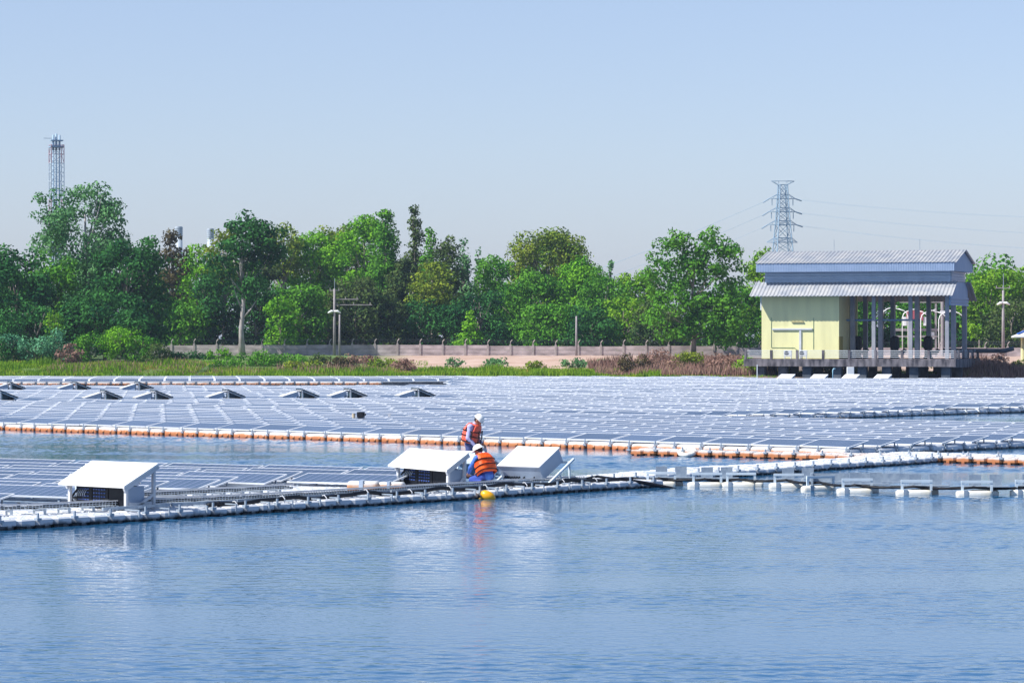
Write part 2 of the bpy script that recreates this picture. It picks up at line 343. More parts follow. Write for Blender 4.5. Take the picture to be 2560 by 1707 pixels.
TL = [
# px, top, hw, bot, D, kind, shape, label
(40, 612, 95, 900, 322, 'dark', _T, 'broad dark green tree filling the left edge of the photo'),
(128, 625, 62, 900, 330, 'mid', _T, 'green tree directly left below the tall airy tree'),
(315, 568, 72, 880, 336, 'dark', _T, 'dark dense tree just right of the tall airy tree'),
(368, 588, 52, 880, 340, 'dark', _T, 'dark blue green tree left of the brown topped vine column'),
(432, 570, 34, 800, 378, 'brown', 'column', 'brown topped vine draped tree in front of the left chimney'),
(492, 612, 58, 868, 385, 'bright', _T, 'bright green tree between the brown topped tree and the dark layered tree'),
(560, 566, 44, 720, 384, 'olive', _T, 'small yellow green tree under the right chimney'),
(520, 680, 44, 872, 374, 'dark', 'column', 'dark ivy covered column behind the left end of the wall'),
(710, 548, 44, 700, 420, 'olive', _T, 'thin olive tree just right of the dark layered crown'),
(672, 640, 46, 880, 392, 'vine', 'column', 'dull vine covered column beside the pale bare trunk'),
(785, 583, 72, 760, 425, 'bright', _T, 'light green feathery tree above the utility pole'),
(850, 556, 66, 760, 430, 'olive', _T, 'rounded olive green tree left of the airy green crown'),
(912, 538, 58, 720, 418, 'bright', _T, 'airy bright green crown with sky showing through'),
(964, 520, 42, 860, 408, 'mid', 'column', 'tall twin tipped tree left of the dark spire'),
(1000, 640, 44, 870, 398, 'vine', 'column', 'dark hanging vine mass left of the spire tree'),
(1036, 498, 40, 720, 405, 'vine', 'cone', 'tall grey green spire tree rising above its neighbours'),
(1075, 570, 42, 780, 400, 'mid', 'cone', 'slender green tree just right of the spire'),
(1082, 650, 62, 800, 392, 'olive', 'layer', 'olive flat layered tree in front of the vine columns'),
(1118, 580, 44, 860, 398, 'vine', 'column', 'vine choked column with ragged dark top'),
(1158, 588, 46, 850, 410, 'grey', 'cone', 'feathery grey green casuarina tree right of the vine column'),
(1196, 614, 20, 800, 415, 'grey', 'cone', 'thin wispy sapling standing in the gap of the skyline'),
(1240, 632, 46, 860, 402, 'mid', _T, 'green rounded tree left of the big olive crown'),
(1372, 566, 92, 790, 428, 'olive', _T, 'big olive yellow domed tree in the centre of the shore'),
(1330, 672, 80, 878, 396, 'mid', _T, 'green tree spreading below the olive dome'),
(1452, 640, 62, 870, 404, 'bright', _T, 'light green tree just right of the olive dome'),
(1527, 644, 16, 760, 410, 'grey', 'cone', 'small pointed tree tip between two broad crowns'),
(1512, 668, 60, 872, 394, 'mid', _T, 'mid green tree above the lone concrete pole'),
(1590, 655, 48, 860, 402, 'lime', _T, 'yellowish green tree left of the big leafy tree'),
(1560, 726, 50, 876, 380, 'lime', _T, 'low yellow green tree behind the wall left of the big leafy tree'),
(1905, 618, 44, 860, 400, 'lime', _T, 'yellow green tree rising behind the left end of the pump house'),
(1850, 700, 50, 880, 372, 'mid', _T, 'green tree touching the left side of the pump house'),
(1990, 690, 70, 900, 410, 'dark', _T, 'dark tree behind the yellow wall of the pump house'),
(2120, 690, 60, 890, 400, 'mid', _T, 'tree seen through the first open bay of the pump house'),
(2210, 680, 60, 895, 405, 'dark', _T, 'tree seen through the second open bay of the pump house'),
(2300, 690, 66, 895, 400, 'mid', _T, 'tree seen through the third open bay of the pump house'),
(2390, 700, 60, 895, 398, 'dark', _T, 'dark tree seen past the right corner of the pump house'),
(2478, 662, 64, 850, 392, 'lime', _T, 'yellow green tree behind the pole with the lamp at right'),
(2556, 652, 66, 860, 396, 'lime', _T, 'yellow green tree at the right edge of the photo'),
(2440, 680, 44, 880, 405, 'mid', _T, 'green tree just right of the pump house roof'),
(2530, 740, 66, 884, 384, 'vine', _T, 'bare twiggy dull tree above the right end of the wall'),
]
for (px, top, hw, bot, D, kind, shp, lab) in TL:
    if px < 0: continue
    tree(px, top, hw, bot, D, kind, lab, shp, dens=4.6 if kind != 'grey' else 3.4)
tree(215, 446, 84, 720, 344, 'grey', 'tallest airy grey green tree in front of the lattice stack', lobes=((104, 478, 26, 560), (120, 560, 46, 650), (275, 490, 34, 600), (200, 690, 90, 860)), dens=4.2, leaf=0.38, trunk='pale')
tree(606, 528, 56, 660, 359, 'dark', 'dark layered tree on a tall pale trunk', 'layer', lobes=((655, 545, 62, 680), (548, 630, 44, 715), (640, 690, 46, 745)), dens=5, trunk='pale')
tree(1733, 600, 34, 720, 357, 'mid', 'big leafy tree with a dark trunk left of the pump house', lobes=((1686, 578, 44, 668), (1782, 562, 48, 690), (1828, 604, 40, 740), (1650, 622, 38, 730), (1690, 700, 74, 850), (1792, 716, 76, 866)), dens=4.6)
tree(890, 690, 70, 870, 386, 'vine', 'sprawling brownish vine mound right of the utility pole', lobes=((960, 720, 50, 870),), dens=5)
tree(640, 690, 60, 880, 376, 'dark', 'dark low tree just right of the pale trunk')
tree(745, 700, 62, 876, 380, 'mid', 'green bushy tree left of the utility pole')
tree(700, 740, 44, 876, 370, 'bright', 'bright green young tree behind the wall left of the pole')
tree(820, 720, 60, 880, 392, 'vine', 'dark scrubby tree behind the utility pole')
tree(1200, 715, 66, 880, 386, 'dark', 'dark rounded tree in shade right of the small conical tree')
tree(1070, 750, 60, 880, 388, 'dark', 'dark vine thicket behind the small conical tree')
tree(1380, 760, 80, 880, 380, 'mid', 'low dense green tree behind the middle of the wall')
tree(1480, 770, 60, 880, 376, 'dark', 'dark low tree beside the lone concrete pole')
tree(1650, 760, 60, 886, 372, 'vine', 'shaded undergrowth tree left of the dark trunk')
tree(1176, 776, 34, 872, 371, 'bright', 'small bright conical tree standing just behind the wall', 'cone', dens=6)
tree(262, 730, 100, 880, 318, 'dark', 'dark shaded tree behind the bright bushes at left')
tree(450, 740, 56, 876, 372, 'mid', 'green tree above the left end of the wall')
tree(90, 760, 90, 900, 314, 'dark', 'shadowy low tree above the teal bushes')
# bushes on the left bank
for (px, top, hw, bot, D, kind, lab) in [
 (1585, 884, 34, 938, 292, 'brown', 'brown twiggy bush at the left of the dry scrub'),
 (1650, 878, 40, 938, 296, 'drygrass', 'reddish twiggy bush in the middle of the dry scrub'),
 (1726, 884, 42, 936, 298, 'olive', 'olive bush in the dry scrub under the dark trunk'),
 (1800, 886, 38, 938, 296, 'drygrass', 'tan twiggy bush in the scrub left of the platform'),
 (1862, 892, 34, 940, 292, 'lime', 'yellow green bush touching the left end of the platform'),
 (2500, 892, 46, 940, 296, 'drygrass', 'large brown bush on the bank right of the platform'),
 (2556, 900, 30, 940, 295, 'olive', 'olive bush on the bank below the yellow hut'),
 (960, 896, 40, 928, 306, 'olive', 'olive bush at the left end of the soil bank'),
 (1010, 902, 34, 932, 302, 'drygrass', 'brown tuft like bush on the soil bank'),
 (850, 898, 46, 926, 308, 'brown', 'rusty brown bush below the wall right of the twin poles'),
 (760, 904, 44, 930, 304, 'olive', 'olive bush low on the grassy bank'),
 (560, 900, 50, 926, 308, 'mid', 'green bush mound on the bank below the pale trunk'),
 (1240, 900, 36, 926, 308, 'grey', 'pale green shrub low on the soil bank'),
 (1330, 904, 30, 926, 308, 'olive', 'sparse olive shrub at the foot of the soil bank'),
 (300, 812, 46, 892, 306, 'bright', 'brightest green rounded bush at the end of the wall'),
 (355, 838, 36, 900, 305, 'mid', 'green bush against the left end of the wall'),
 (228, 834, 44, 905, 304, 'mid', 'green bush left of the brightest bush'),
 (136, 772, 22, 850, 308, 'lime', 'slim yellow green bush under the shady trees'),
 (150, 820, 26, 905, 304, 'teal', 'tall bluish bush with upright shoots'),
 (32, 818, 24, 900, 304, 'teal', 'bluish bush second from the left edge'),
 (85, 838, 34, 905, 303, 'teal', 'low bluish bush between two taller bluish bushes'),
 (2, 850, 30, 910, 303, 'dark', 'dark bush at the left edge of the bank'),
 (175, 858, 26, 914, 300, 'drygrass', 'reddish brown dry bush on the left bank'),
 (392, 862, 30, 908, 302, 'vine', 'dull low bush under the start of the wall'),
 (545, 872, 32, 905, 326, 'bright', 'fresh green bush in front of the wall near the pale trunk'),
 (640, 884, 60, 915, 322, 'mid', 'dark green creeping bush under the wall'),
 (470, 884, 60, 914, 322, 'dark', 'dark creeping bush below the left part of the wall'),
 (720, 886, 50, 916, 324, 'mid', 'green creeping bush below the twin poles'),
 (795, 890, 46, 915, 326, 'vine', 'olive creeping bush right of the twin poles'),
 (905, 892, 50, 915, 326, 'drygrass', 'rusty dry bush at the start of the soil bank'),
 (1136, 896, 22, 916, 318, 'grey', 'small grey green shrub on the soil bank'),
 (1430, 898, 32, 920, 318, 'grey', 'pale grey green shrub at the right of the soil bank'),
 (1490, 896, 30, 918, 320, 'grey', 'pale shrub touching the reddish dry scrub'),
 (2300, 900, 24, 938, 300, 'lime', 'yellow green shrub behind the platform piers'),
 (1950, 908, 40, 940, 298, 'olive', 'olive shrub seen between the first platform piers'),
 (2050, 906, 40, 940, 298, 'grass', 'light shrub seen between the middle platform piers'),
 (2130, 906, 34, 940, 298, 'olive', 'brownish shrub under the platform near the standpipe'),
]:
    tree(px, top, hw, bot, D, kind, lab, cat='bush', name='bush', dens=5, leaf=0.26, nk=16, group='bushes on the far bank')
# far woods behind everything: one dense mass nobody could count
def far_woods():
    Ps = []; Ns = []
    for k in range(330):
        x = RNG.uniform(-95, 95); y = RNG.uniform(434, 450); z = RNG.uniform(2, 12.5+2*math.sin(x*0.3)); n = 300
        d = RNG.normal(size=(n, 3)); d /= np.linalg.norm(d, axis=1, keepdims=True)
        Ps.append(np.array([x, y, z])+d*(RNG.uniform(0.2, 1, n)**0.4)[:, None]*np.array([3.4, 3.0, 2.6])); Ns.append(d+RNG.normal(size=(n, 3))*0.5)
    Pn = np.concatenate(Ps); Nn = np.concatenate(Ns); k = Pn[:, 2] > 2
    tag(quads(Pn[k], Nn[k], 0.6, 'far_woods', LM['mid'], None), 'dense dark woods filling the gaps behind the shore trees', 'woods', kind='stuff')
far_woods()
# grass and scrub
def tufts(name, label, m, regions, h, w, cat='grass'):
    V = []; F = []
    for (x0, x1, y0, y1, n, hs) in regions:
        xs = RNG.uniform(x0, x1, n); ys = RNG.uniform(y0, y1, n)
        for x, y in zip(xs, ys):
            z = gz(x, y)-0.05; pat = 0.65+0.9*mnoise.noise(Vector((x*0.25, y*0.25, 7)))
            hh = h*hs*max(0.25, pat)*random.uniform(0.6, 1.3); a = random.uniform(0, math.pi); dx, dy = math.cos(a)*w, math.sin(a)*w
            k = len(V); lx, ly = random.uniform(-0.3, 0.3)*hh, random.uniform(-0.3, 0.3)*hh
            V += [(x-dx, y-dy, z), (x+dx, y+dy, z), (x+dx*0.5+lx*0.5, y+dy*0.5+ly*0.5, z+hh*0.6), (x+lx, y+ly, z+hh)]; F += [(k, k+1, k+2, k+3)]
    mb = MB(); mb.v = V; mb.f = F; mb.mi = [0]*len(F)
    tag(mb.build(name, m), label, cat, kind='stuff')
tufts('grass', 'fresh green grass growing along the waterline', LM['grass'], [(-56, -12, 285.5, 301, 24000, 1.15), (-12, 14, 285.5, 299, 16000, 1.35), (24, 44, 292, 300, 2500, 0.8), (14, 25, 286, 290, 1200, 0.5), (-14, 12, 297, 308, 9000, 0.7), (-14, 12, 308, 322, 2500, 0.4), (-16, -9, 300, 330, 2500, 0.5), (-56, -12, 300, 316, 9000, 0.6)], 0.55, 0.06)
tufts('dry_scrub', 'reddish brown dry scrub between the soil bank and the pump house', LM['drygrass'], [(8, 25, 288, 318, 13000, 1.0), (14, 25, 318, 336, 5000, 0.5), (42, 60, 286, 300, 9000, 1.1), (-24, -10, 292, 312, 2200, 0.6), (-45, -24, 288, 303, 1800, 0.6)], 1.25, 0.07, 'scrub')

# ------------------------------------------------------------------ perimeter wall
def perimeter_wall():
    D0 = 362; s = FPX/D0; m_p = mat('wall slab concrete', (0.30, 0.255, 0.26), 0.9, (0.56, 0.48, 0.48), 0.6, stretch=(1, 1, 2.5)); 
    m_post = mat('wall post concrete', (0.42, 0.37, 0.36), 0.9, (0.33, 0.29, 0.28), 2)
    x0 = (372-1280)/s; n = 40; step = 56.5/s
    t = thing('perimeter_wall', (x0, D0, 1.5), 0, 'long weathered concrete slab wall with barbed wire below the trees', 'wall')
    for k in range(n):
        x = k*step; sink = -0.1 if k < 15 else -0.22 if k < 26 else -0.42
        sink += random.uniform(-0.04, 0.04)
        mb = MB()
        for q in range(3): mb.b2(x+0.12, x+step-0.12, -0.05+0.006*q, 0.05, sink+0.02+q*0.49, sink+0.485+q*0.49)
        mb.build('wall_panel', m_p, t)
        p = MB(); p.b2(x-0.12, x+0.12, -0.12, 0.10, sink-0.1, sink+1.62); p.bar((x, 0, sink+1.6), (x, -0.03, sink+1.95), 0.1); p.bar((x, -0.03, sink+1.92), (x+0.22, -0.2, sink+2.2), 0.08); p.build('post', m_post, t)
    w = MB()
    for q in range(3):
        pts = [Vector((k*step+0.07*q, -0.05*q, (-0.1 if k < 15 else -0.22 if k < 26 else -0.42)+1.85+0.14*q)) for k in range(n)]
        w.tube(pts, 0.018, 4)
    w.build('barbed_wire', M_darkconc, t)
    t2 = thing('perimeter_wall', ((2300-1280)/s, D0-8, 1.1), 0, 'dark concrete slab wall right of the pump house', 'wall')
    for k in range(6):
        x = k*2.9
        mb = MB(); mb.b2(x+0.12, x+2.78, -0.05, 0.05, 0, 1.35); mb.build('wall_panel', m_p, t2)
        p = MB(); p.b2(x-0.12, x+0.12, -0.12, 0.10, -0.1, 1.5); p.bar((x, 0, 1.5), (x, -0.05, 2.4), 0.09); p.build('post', m_post, t2)
    w = MB(); w.tube([(0, 0, 2.2), (14, 0, 2.2)], 0.018, 4); w.tube([(0, 0, 1.9), (14, 0, 1.9)], 0.018, 4); w.build('barbed_wire', M_darkconc, t2)
perimeter_wall()

# ------------------------------------------------------------------ pump house on its platform
def pump_house():
    TH = R(19); O = PX(1904, 289, 1.78)
    slab_o = thing('pier_platform', (O.x, O.y, 0), -TH, 'stained concrete platform on square piers under the pump house', 'platform')
    z1 = 1.78
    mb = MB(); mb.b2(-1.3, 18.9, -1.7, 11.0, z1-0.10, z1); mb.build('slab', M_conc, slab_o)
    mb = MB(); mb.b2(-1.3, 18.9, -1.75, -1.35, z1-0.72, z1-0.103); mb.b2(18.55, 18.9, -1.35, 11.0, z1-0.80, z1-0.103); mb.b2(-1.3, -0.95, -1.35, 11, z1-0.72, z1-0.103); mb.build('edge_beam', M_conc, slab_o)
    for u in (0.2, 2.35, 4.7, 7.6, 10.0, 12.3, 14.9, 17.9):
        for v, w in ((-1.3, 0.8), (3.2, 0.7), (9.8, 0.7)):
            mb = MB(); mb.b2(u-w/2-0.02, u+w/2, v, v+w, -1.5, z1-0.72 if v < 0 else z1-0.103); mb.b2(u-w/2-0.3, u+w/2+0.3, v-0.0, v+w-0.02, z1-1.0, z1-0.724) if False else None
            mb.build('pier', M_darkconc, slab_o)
    for u in (12.9, 13.6, 16.0, 16.6, 18.3, 18.35):
        mb = MB(); mb.b2(u-0.25, u+0.25, 6.0 if u < 18 else 2.5+u-18, 6.5 if u < 18 else 3.1+u-18, -1.5, z1-0.103); mb.build('pier', M_darkconc, slab_o)
    # railing
    r = thing('railing', (O.x, O.y, 0), -TH, 'concrete post and white tube railing along the front of the platform', 'railing')
    us = [-1.15+k*2.5 for k in range(9)]
    for u in us:
        mb = MB(); mb.b2(u-0.11, u+0.11, -1.68, -1.46, z1, z1+0.82); mb.build('post', M_conc, r)
    for q in range(4):
        mb = MB(); mb.tube([(us[0], -1.57, z1+0.18+q*0.19), (us[-1], -1.57, z1+0.18+q*0.19)], 0.028, 6); mb.build('rail', M_rail, r)
    r2 = thing('railing', (O.x, O.y, 0), -TH, 'dark railing along the right side of the platform', 'railing')
    for v in (0.6, 3.0, 5.4, 7.8, 10.5):
        mb = MB(); mb.b2(18.6, 18.82, v, v+0.22, z1, z1+0.82); mb.build('post', M_conc, r2)
    for q in range(4):
        mb = MB(); mb.tube([(18.71, -1.4, z1+0.18+q*0.19), (18.71, 10.7, z1+0.18+q*0.19)], 0.028, 6); mb.build('rail', M_rail, r2)
    mb = MB(); mb.tube([(15.5, 9.9, z1+0.75), (19.4, 9.9, z1+0.72), (21.4, 9.9, z1+0.72), (22.3, 9.9, z1+0.95)], 0.22, 10)
    g = thing('discharge_pipe', (O.x, O.y, 0), -TH, 'dark upturned pipe sticking out right of the platform', 'pipe'); mb.build('pipe', M_darkconc, g, smooth=True)
    # building
    b = thing('pump_house', (O.x, O.y, z1), -TH, 'long pale yellow and blue pump house with two tier metal roof', 'building')
    L = 18.0; Dp = 9.0; ZE = 5.95; ZB = 7.2
    mb = MB(); mb.b2(0, 7.5, 0, 0.2, 0, ZE+0.3); mb.b2(7.3, 7.5, 0.2, 4.2, 0, ZE+0.3); mb.b2(0, 0.2, 0.2, Dp, 0, ZE+0.3); mb.b2(0.2, 7.3, Dp-0.2, Dp, 0, ZE+0.3); mb.build('wall', M_yel, b)
    mb = MB(); mb.b2(7.47, 7.52, 0.0, 1.6, 0, 2.1); mb.build('stained_panel', mat('ochre panel', (0.36, 0.30, 0.08), 0.8), b)
    for u in (10.8, 14.3, 17.75):
        for v in (0, 3.0, 8.6):
            mb = MB(); w = 0.34 if v == 0 else 0.40; mb.b2(u-w/2, u+w/2, v, v+w+(0.15 if v else 0), 0, ZE+0.45); mb.build('column', M_colc, b)
    for v in (3.0, 8.6):
        mb = MB(); mb.b2(7.9, 8.3, v, v+0.5, 0, ZE+0.45); mb.build('column', M_colc, b)
    mb = MB(); mb.tube([(7.5, 3.2, 3.65), (14.6, 3.2, 3.65)], 0.09, 8); mb.b2(7.4, L, 0.1, 0.35, ZE+0.3, ZE+0.62); mb.b2(7.4, L, 8.7, 8.95, ZE+0.3, ZE+0.62); mb.build('crossbeam', M_bluemetal, b)
    # lower roof: corrugated slopes front and back
    def corr(y0, za, y1, zb, x0, x1, name, pitch=0.36, m=M_metalroof, xs0=0.0):
        mb = MB(); vs = []; fs = []; n = int((x1-x0)/pitch)*4
        for i in range(n+1):
            x = x0+(x1-x0)*i/n; c = 0.06 if i % 4 in (0, 1) else 0.0
            x2 = x+(xs0*(i % 4 == 0)); vs += [(x2, y0, za+c), (x2, y1, zb+c), (x2, y0, za+c-0.05), (x2, y1, zb+c-0.05)]
        for i in range(n):
            a = i*4; fs += [(a, a+4, a+5, a+1), (a+2, a+3, a+7, a+6), (a, a+2, a+6, a+4), (a+1, a+5, a+7, a+3)]
        fs += [(0, 1, 3, 2), (n*4, n*4+2, n*4+3, n*4+1)]
        mb.add(vs, fs); return mb.build(name, m, b)
    M_roofrib = mat('roof sheet weathered', (0.26, 0.28, 0.32), 0.55, (0.38, 0.38, 0.385), 0.9)
    corr(-1.35, ZE-0.05, 1.1, ZB+0.05, -0.85, L+0.55, 'lower_roof', m=M_roofrib)
    corr(Dp+2.1, ZE-0.45, Dp-1.1, ZB+0.05, -0.85, L+0.55, 'lower_roof', m=M_metalroof)
    # gable cladding at the right end
    mb = MB(); x = L+0.05
    mb.add([(x, 0.0, ZE-0.95), (x, Dp, ZE-0.95), (x, Dp, ZE+0.5), (x, Dp-1.2, ZB+0.0), (x, 1.2, ZB+0.0), (x, 0.0, ZE+0.5),
            (x-0.1, 0.0, ZE-0.95), (x-0.1, Dp, ZE-0.95), (x-0.1, Dp, ZE+0.5), (x-0.1, Dp-1.2, ZB), (x-0.1, 1.2, ZB), (x-0.1, 0.0, ZE+0.5)],
           [(0, 1, 2, 3, 4, 5), (11, 10, 9, 8, 7, 6), (0, 6, 7, 1), (0, 5, 11, 6), (1, 7, 8, 2)])
    for q in range(3): mb.b2(x, x+0.1, 0.0, Dp, ZE-0.95+q*0.3, ZE-0.78+q*0.3)
    mb.build('gable_cladding', M_bluemetal, b)
    # louvre band
    mb = MB(); mb.b2(0.1, L-0.1, 0.95, 1.0, ZB-0.2, 8.6); mb.b2(L-0.15, L-0.1, 1.0, Dp-1, ZB-0.2, 8.6); mb.b2(0.1, 0.15, 1.0, Dp-1, ZB-0.2, 8.6); mb.b2(0.1, L-0.1, Dp-1, Dp-0.95, ZB-0.2, 8.6)
    Mt = Matrix.Rotation(R(-50), 3, 'X')
    for q in range(5):
        mb.box((L/2, 0.80, ZB+0.12+q*0.25), (L-0.3, 0.03, 0.15), 0, Mt)
        mb.box((L-0.02, Dp/2, ZB+0.12+q*0.25), (0.03, Dp-2.1, 0.24), 0, Matrix.Rotation(R(35), 3, 'Y'))
    mb.build('louvre_band', mat('louvre blue', (0.48, 0.58, 0.70), 0.55, (0.42, 0.52, 0.64), 1.0), b)
    # upper roof with vertical fascia
    ZU = 9.05; ZR = 10.25
    corr(-0.25, ZU-0.02, Dp/2+0.02, ZR, -0.55, L+0.75, 'upper_roof', m=M_roofrib)
    corr(Dp+0.25, ZU-0.02, Dp/2-0.02, ZR, -0.55, L+0.75, 'upper_roof', m=M_metalroof)
    mb = MB(); n = int((L+1.1)/0.16)
    mb.b2(-0.5, L+0.5, -0.16, -0.12, 8.2, ZU-0.02)
    for i in range(n): mb.b2(-0.5+i*0.16, -0.5+i*0.16+0.09, -0.19, -0.163, 8.2, ZU-0.03)
    mb.b2(-0.5, L+0.5, Dp+0.12, Dp+0.16, 8.2, ZU-0.02)
    mb.b2(-0.5, -0.46, -0.12, Dp+0.12, 8.2, ZU-0.02); mb.b2(-0.5, L+0.5, -0.12, 1.0, 8.2, 8.23); mb.b2(-0.5, L+0.5, Dp-1.0, Dp+0.12, 8.2, 8.23)
    mb.build('fascia', mat('light blue fascia', (0.30, 0.39, 0.55), 0.5, (0.26, 0.35, 0.50), 1.5), b)
    mb = MB(); x = L+0.46
    mb.add([(x, -0.12, 8.2), (x, Dp+0.12, 8.2), (x, Dp+0.12, ZU-0.05), (x, Dp/2, ZR-0.06), (x, -0.12, ZU-0.05),
            (x-0.06, -0.12, 8.2), (x-0.06, Dp+0.12, 8.2), (x-0.06, Dp+0.12, ZU-0.05), (x-0.06, Dp/2, ZR-0.06), (x-0.06, -0.12, ZU-0.05)],
           [(0, 1, 2, 3, 4), (9, 8, 7, 6, 5), (0, 5, 6, 1), (0, 4, 9, 5), (1, 6, 7, 2)])
    mb.build('gable_end', M_bluemetal, b)
    # white box trim, conduit and lamp on the yellow wall
    mb = MB(); mb.b2(1.05, 4.95, -0.14, -0.004, 2.72, 2.86); mb.b2(3.68, 3.88, -0.10, -0.004, 0.0, 2.715); mb.build('cable_duct', M_white, b)
    mb = MB(); mb.b2(2.95, 4.1, -0.12, -0.004, 3.42, 3.53); mb.build('lintel_light', mat('tan strip', (0.45, 0.38, 0.18), 0.6), b)
    mb = MB(); mb.tube([(0.95, -0.03, 3.9), (0.95, -0.03, 1.05), (3.2, -0.03, 1.02), (3.5, -0.03, 0.8)], 0.022, 5); mb.build('conduit', mat('green conduit', (0.16, 0.26, 0.16), 0.6), b)
    mb = MB(); mb.tube([(5.05, -0.03, 3.85), (5.05, -0.03, 0.9)], 0.022, 5); mb.build('conduit', bpy.data.materials['green conduit'], b)
    mb = MB(); mb.b2(-0.12, -0.02, 0.0, 0.12, 4.6, 5.9); mb.build('downpipe', M_rail, b)
    # lightning rods on the ridge
    for u in (6.0, 14.3):
        mb = MB(); mb.tube([(u, Dp/2, ZR), (u, Dp/2, ZR+1.1)], 0.025, 5); mb.build('lightning_rod', M_galv, b)
    # two air conditioners on stands
    def aircon(u, lab):
        a = thing('air_conditioner', O+Matrix.Rotation(-TH, 3, 'Z') @ Vector((u, -0.62, 0)), -TH, lab, 'air conditioner', 'outdoor units by the yellow wall')
        m = MB(); m.b2(-0.38, 0.38, -0.15, 0.15, 0.24, 0.80); m.build('casing', M_white, a, bevel=0.02)
        m = MB(); m.tube([(-0.1, -0.155, 0.52), (-0.1, -0.175, 0.52)], 0.21, 16); m.build('fan_grille', M_inv, a)
        m = MB(); m.b2(-0.34, -0.28, -0.14, 0.14, 0, 0.24); m.b2(0.28, 0.34, -0.14, 0.14, 0, 0.24); m.build('stand', M_rail, a)
    aircon(2.72, 'white air conditioner left of the vertical duct on the yellow wall'); aircon(4.2, 'white air conditioner right of the vertical duct on the yellow wall')
    # pumps standing inside
    def pump(u, v, lab):
        a = thing('pump_motor', O+Matrix.Rotation(-TH, 3, 'Z') @ Vector((u, v, 0)), -TH, lab, 'pump', 'pumps inside the open bays')
        m = MB(); m.tube([(0, 0, 0.9), (0, 0, 2.0), (0, 0, 2.15)], [0.42, 0.42, 0.2], 14); 
        for q in range(10):
            an = q*0.628; m.bar((math.cos(an)*0.42, math.sin(an)*0.42, 0.95), (math.cos(an)*0.42, math.sin(an)*0.42, 1.9), 0.05)
        m.build('motor', M_inv, a)
        m = MB(); m.tube([(0, 0, 0), (0, 0, 0.25), (0, 0, 0.9)], [0.5, 0.35, 0.35], 12); m.build('base', M_inv, a)
        m = MB(); m.tube([(0.3, 0, 0.6), (0.8, 0, 0.6), (1.0, 0, 0.9)], 0.2, 10); m.build('outlet', M_inv, a)
    pump(11.9, 4.5, 'dark pump motor in the bay left of the middle column'); pump(15.1, 4.5, 'dark pump motor in the bay right of the middle column')
    pump(7.9, 6.2, 'dark pump motor in deep shade beside the yellow block')
pump_house()

# ------------------------------------------------------------------ poles, lamps, pylon, stacks
M_pole = mat('pole concrete', (0.33, 0.30, 0.31), 0.85, (0.24, 0.22, 0.23), 1.5)
M_lampw = mat('white enamel', (0.80, 0.82, 0.82), 0.4)
def utility_pole(px, ytop, ymast, ybase, D, label, arms=(), lamp=None, r=0.14):
    s = FPX/D; zb = EYE-(ybase-HORIZ)/s; g = PX(px, D, min(zb, gz((px-1280)/s, D)))
    t = thing('utility_pole', g, 0, label, 'utility pole'); Z = lambda y: EYE-(y-HORIZ)/s-g.z
    m = MB(); m.tube([(0, 0, -0.2), (0, 0, Z(ytop))], [r*1.25, r*0.8], 8); m.build('pole', M_pole, t, smooth=True)
    if ymast is not None: m = MB(); m.tube([(0.02, 0, Z(ytop)-0.2), (0.02, 0, Z(ymast))], 0.035, 6); m.build('mast', M_galv, t)
    for (y, x0, x1) in arms:
        m = MB(); m.bar((x0/s, 0.16, Z(y)), (x1/s, 0.16, Z(y)), 0.09, 0.1)
        for q in (0.05, 0.5, 0.95): m.tube([((x0+(x1-x0)*q)/s, 0.16, Z(y)+0.05), ((x0+(x1-x0)*q)/s, 0.16, Z(y)+0.28)], 0.05, 6)
        m.build('crossarm', M_pole, t)
    if lamp:
        m = MB()
        for sg in (-1, 1):
            m.tube([(0, -0.15, Z(lamp)), (sg*0.35, -0.15, Z(lamp)), (sg*0.75, -0.15, Z(lamp)-0.22)], [0.09, 0.15, 0.08], 8)
        m.build('lamp_head', M_lampw, t, smooth=True)
utility_pole(836, 722, 696, 882, 356, 'grey utility pole with lamp and two long crossarms', ((748, -4, 60), (762, 2, 94), (726, -12, 12)), 778)
utility_pole(849, 786, None, 884, 355, 'shorter pale pole beside the utility pole with lamp', (), None, 0.11)
utility_pole(1441, 790, None, 890, 354, 'lone bare concrete pole left of centre right shore', (), None, 0.12)
utility_pole(2508, 726, 684, 872, 352, 'pink grey pole with crossarm and lamp right of the pump house', ((720, -18, 18),), 757, 0.16)
def yard_lamp(px, ytop, ybase, D, sg, label, heads=1):
    s = FPX/D; g = PX(px, D, gz((px-1280)/s, D)); t = thing('street_lamp', g, 0, label, 'street lamp', 'curved white lamps behind the pump house'); H = EYE-(ytop-HORIZ)/s-g.z
    m = MB(); m.tube([(0, 0, 0), (0, 0, H-0.9), (sg*0.15, 0, H-0.45), (sg*0.5, 0, H-0.2), (sg*1.1, 0, H)], 0.055, 8); m.build('pole', M_lampw, t, smooth=True)
    m = MB(); m.box((sg*1.35, 0, H+0.05), (0.6, 0.25, 0.1), 0, Matrix.Rotation(-sg*R(20), 3, 'Y')); m.build('lamp_head', M_lampw, t, bevel=0.02)
for k, (px, yt, sg, lab) in enumerate([(2206, 768, 1, 'curved white lamp in the second bay bending right'), (2256, 774, 1, 'curved white lamp bending right beside the small red box'), (2270, 772, -1, 'curved white lamp bending left near the red box'),
        (2302, 777, 1, 'curved white lamp bending right in the third bay'), (2319, 776, -1, 'curved white lamp bending left in the third bay'), (2347, 779, 1, 'curved white lamp bending right in the last bay'), (2366, 779, -1, 'curved white lamp bending left in the last bay'), (2408, 778, -1, 'curved white lamp bending left outside the right corner')]):
    yard_lamp(px, yt, 884, 335+4*(k % 3), sg, lab)
t = thing('cross_lamp', PX(2123, 330, 1.5), 0, 'small cross shaped white lamp post beside the yellow block', 'street lamp')
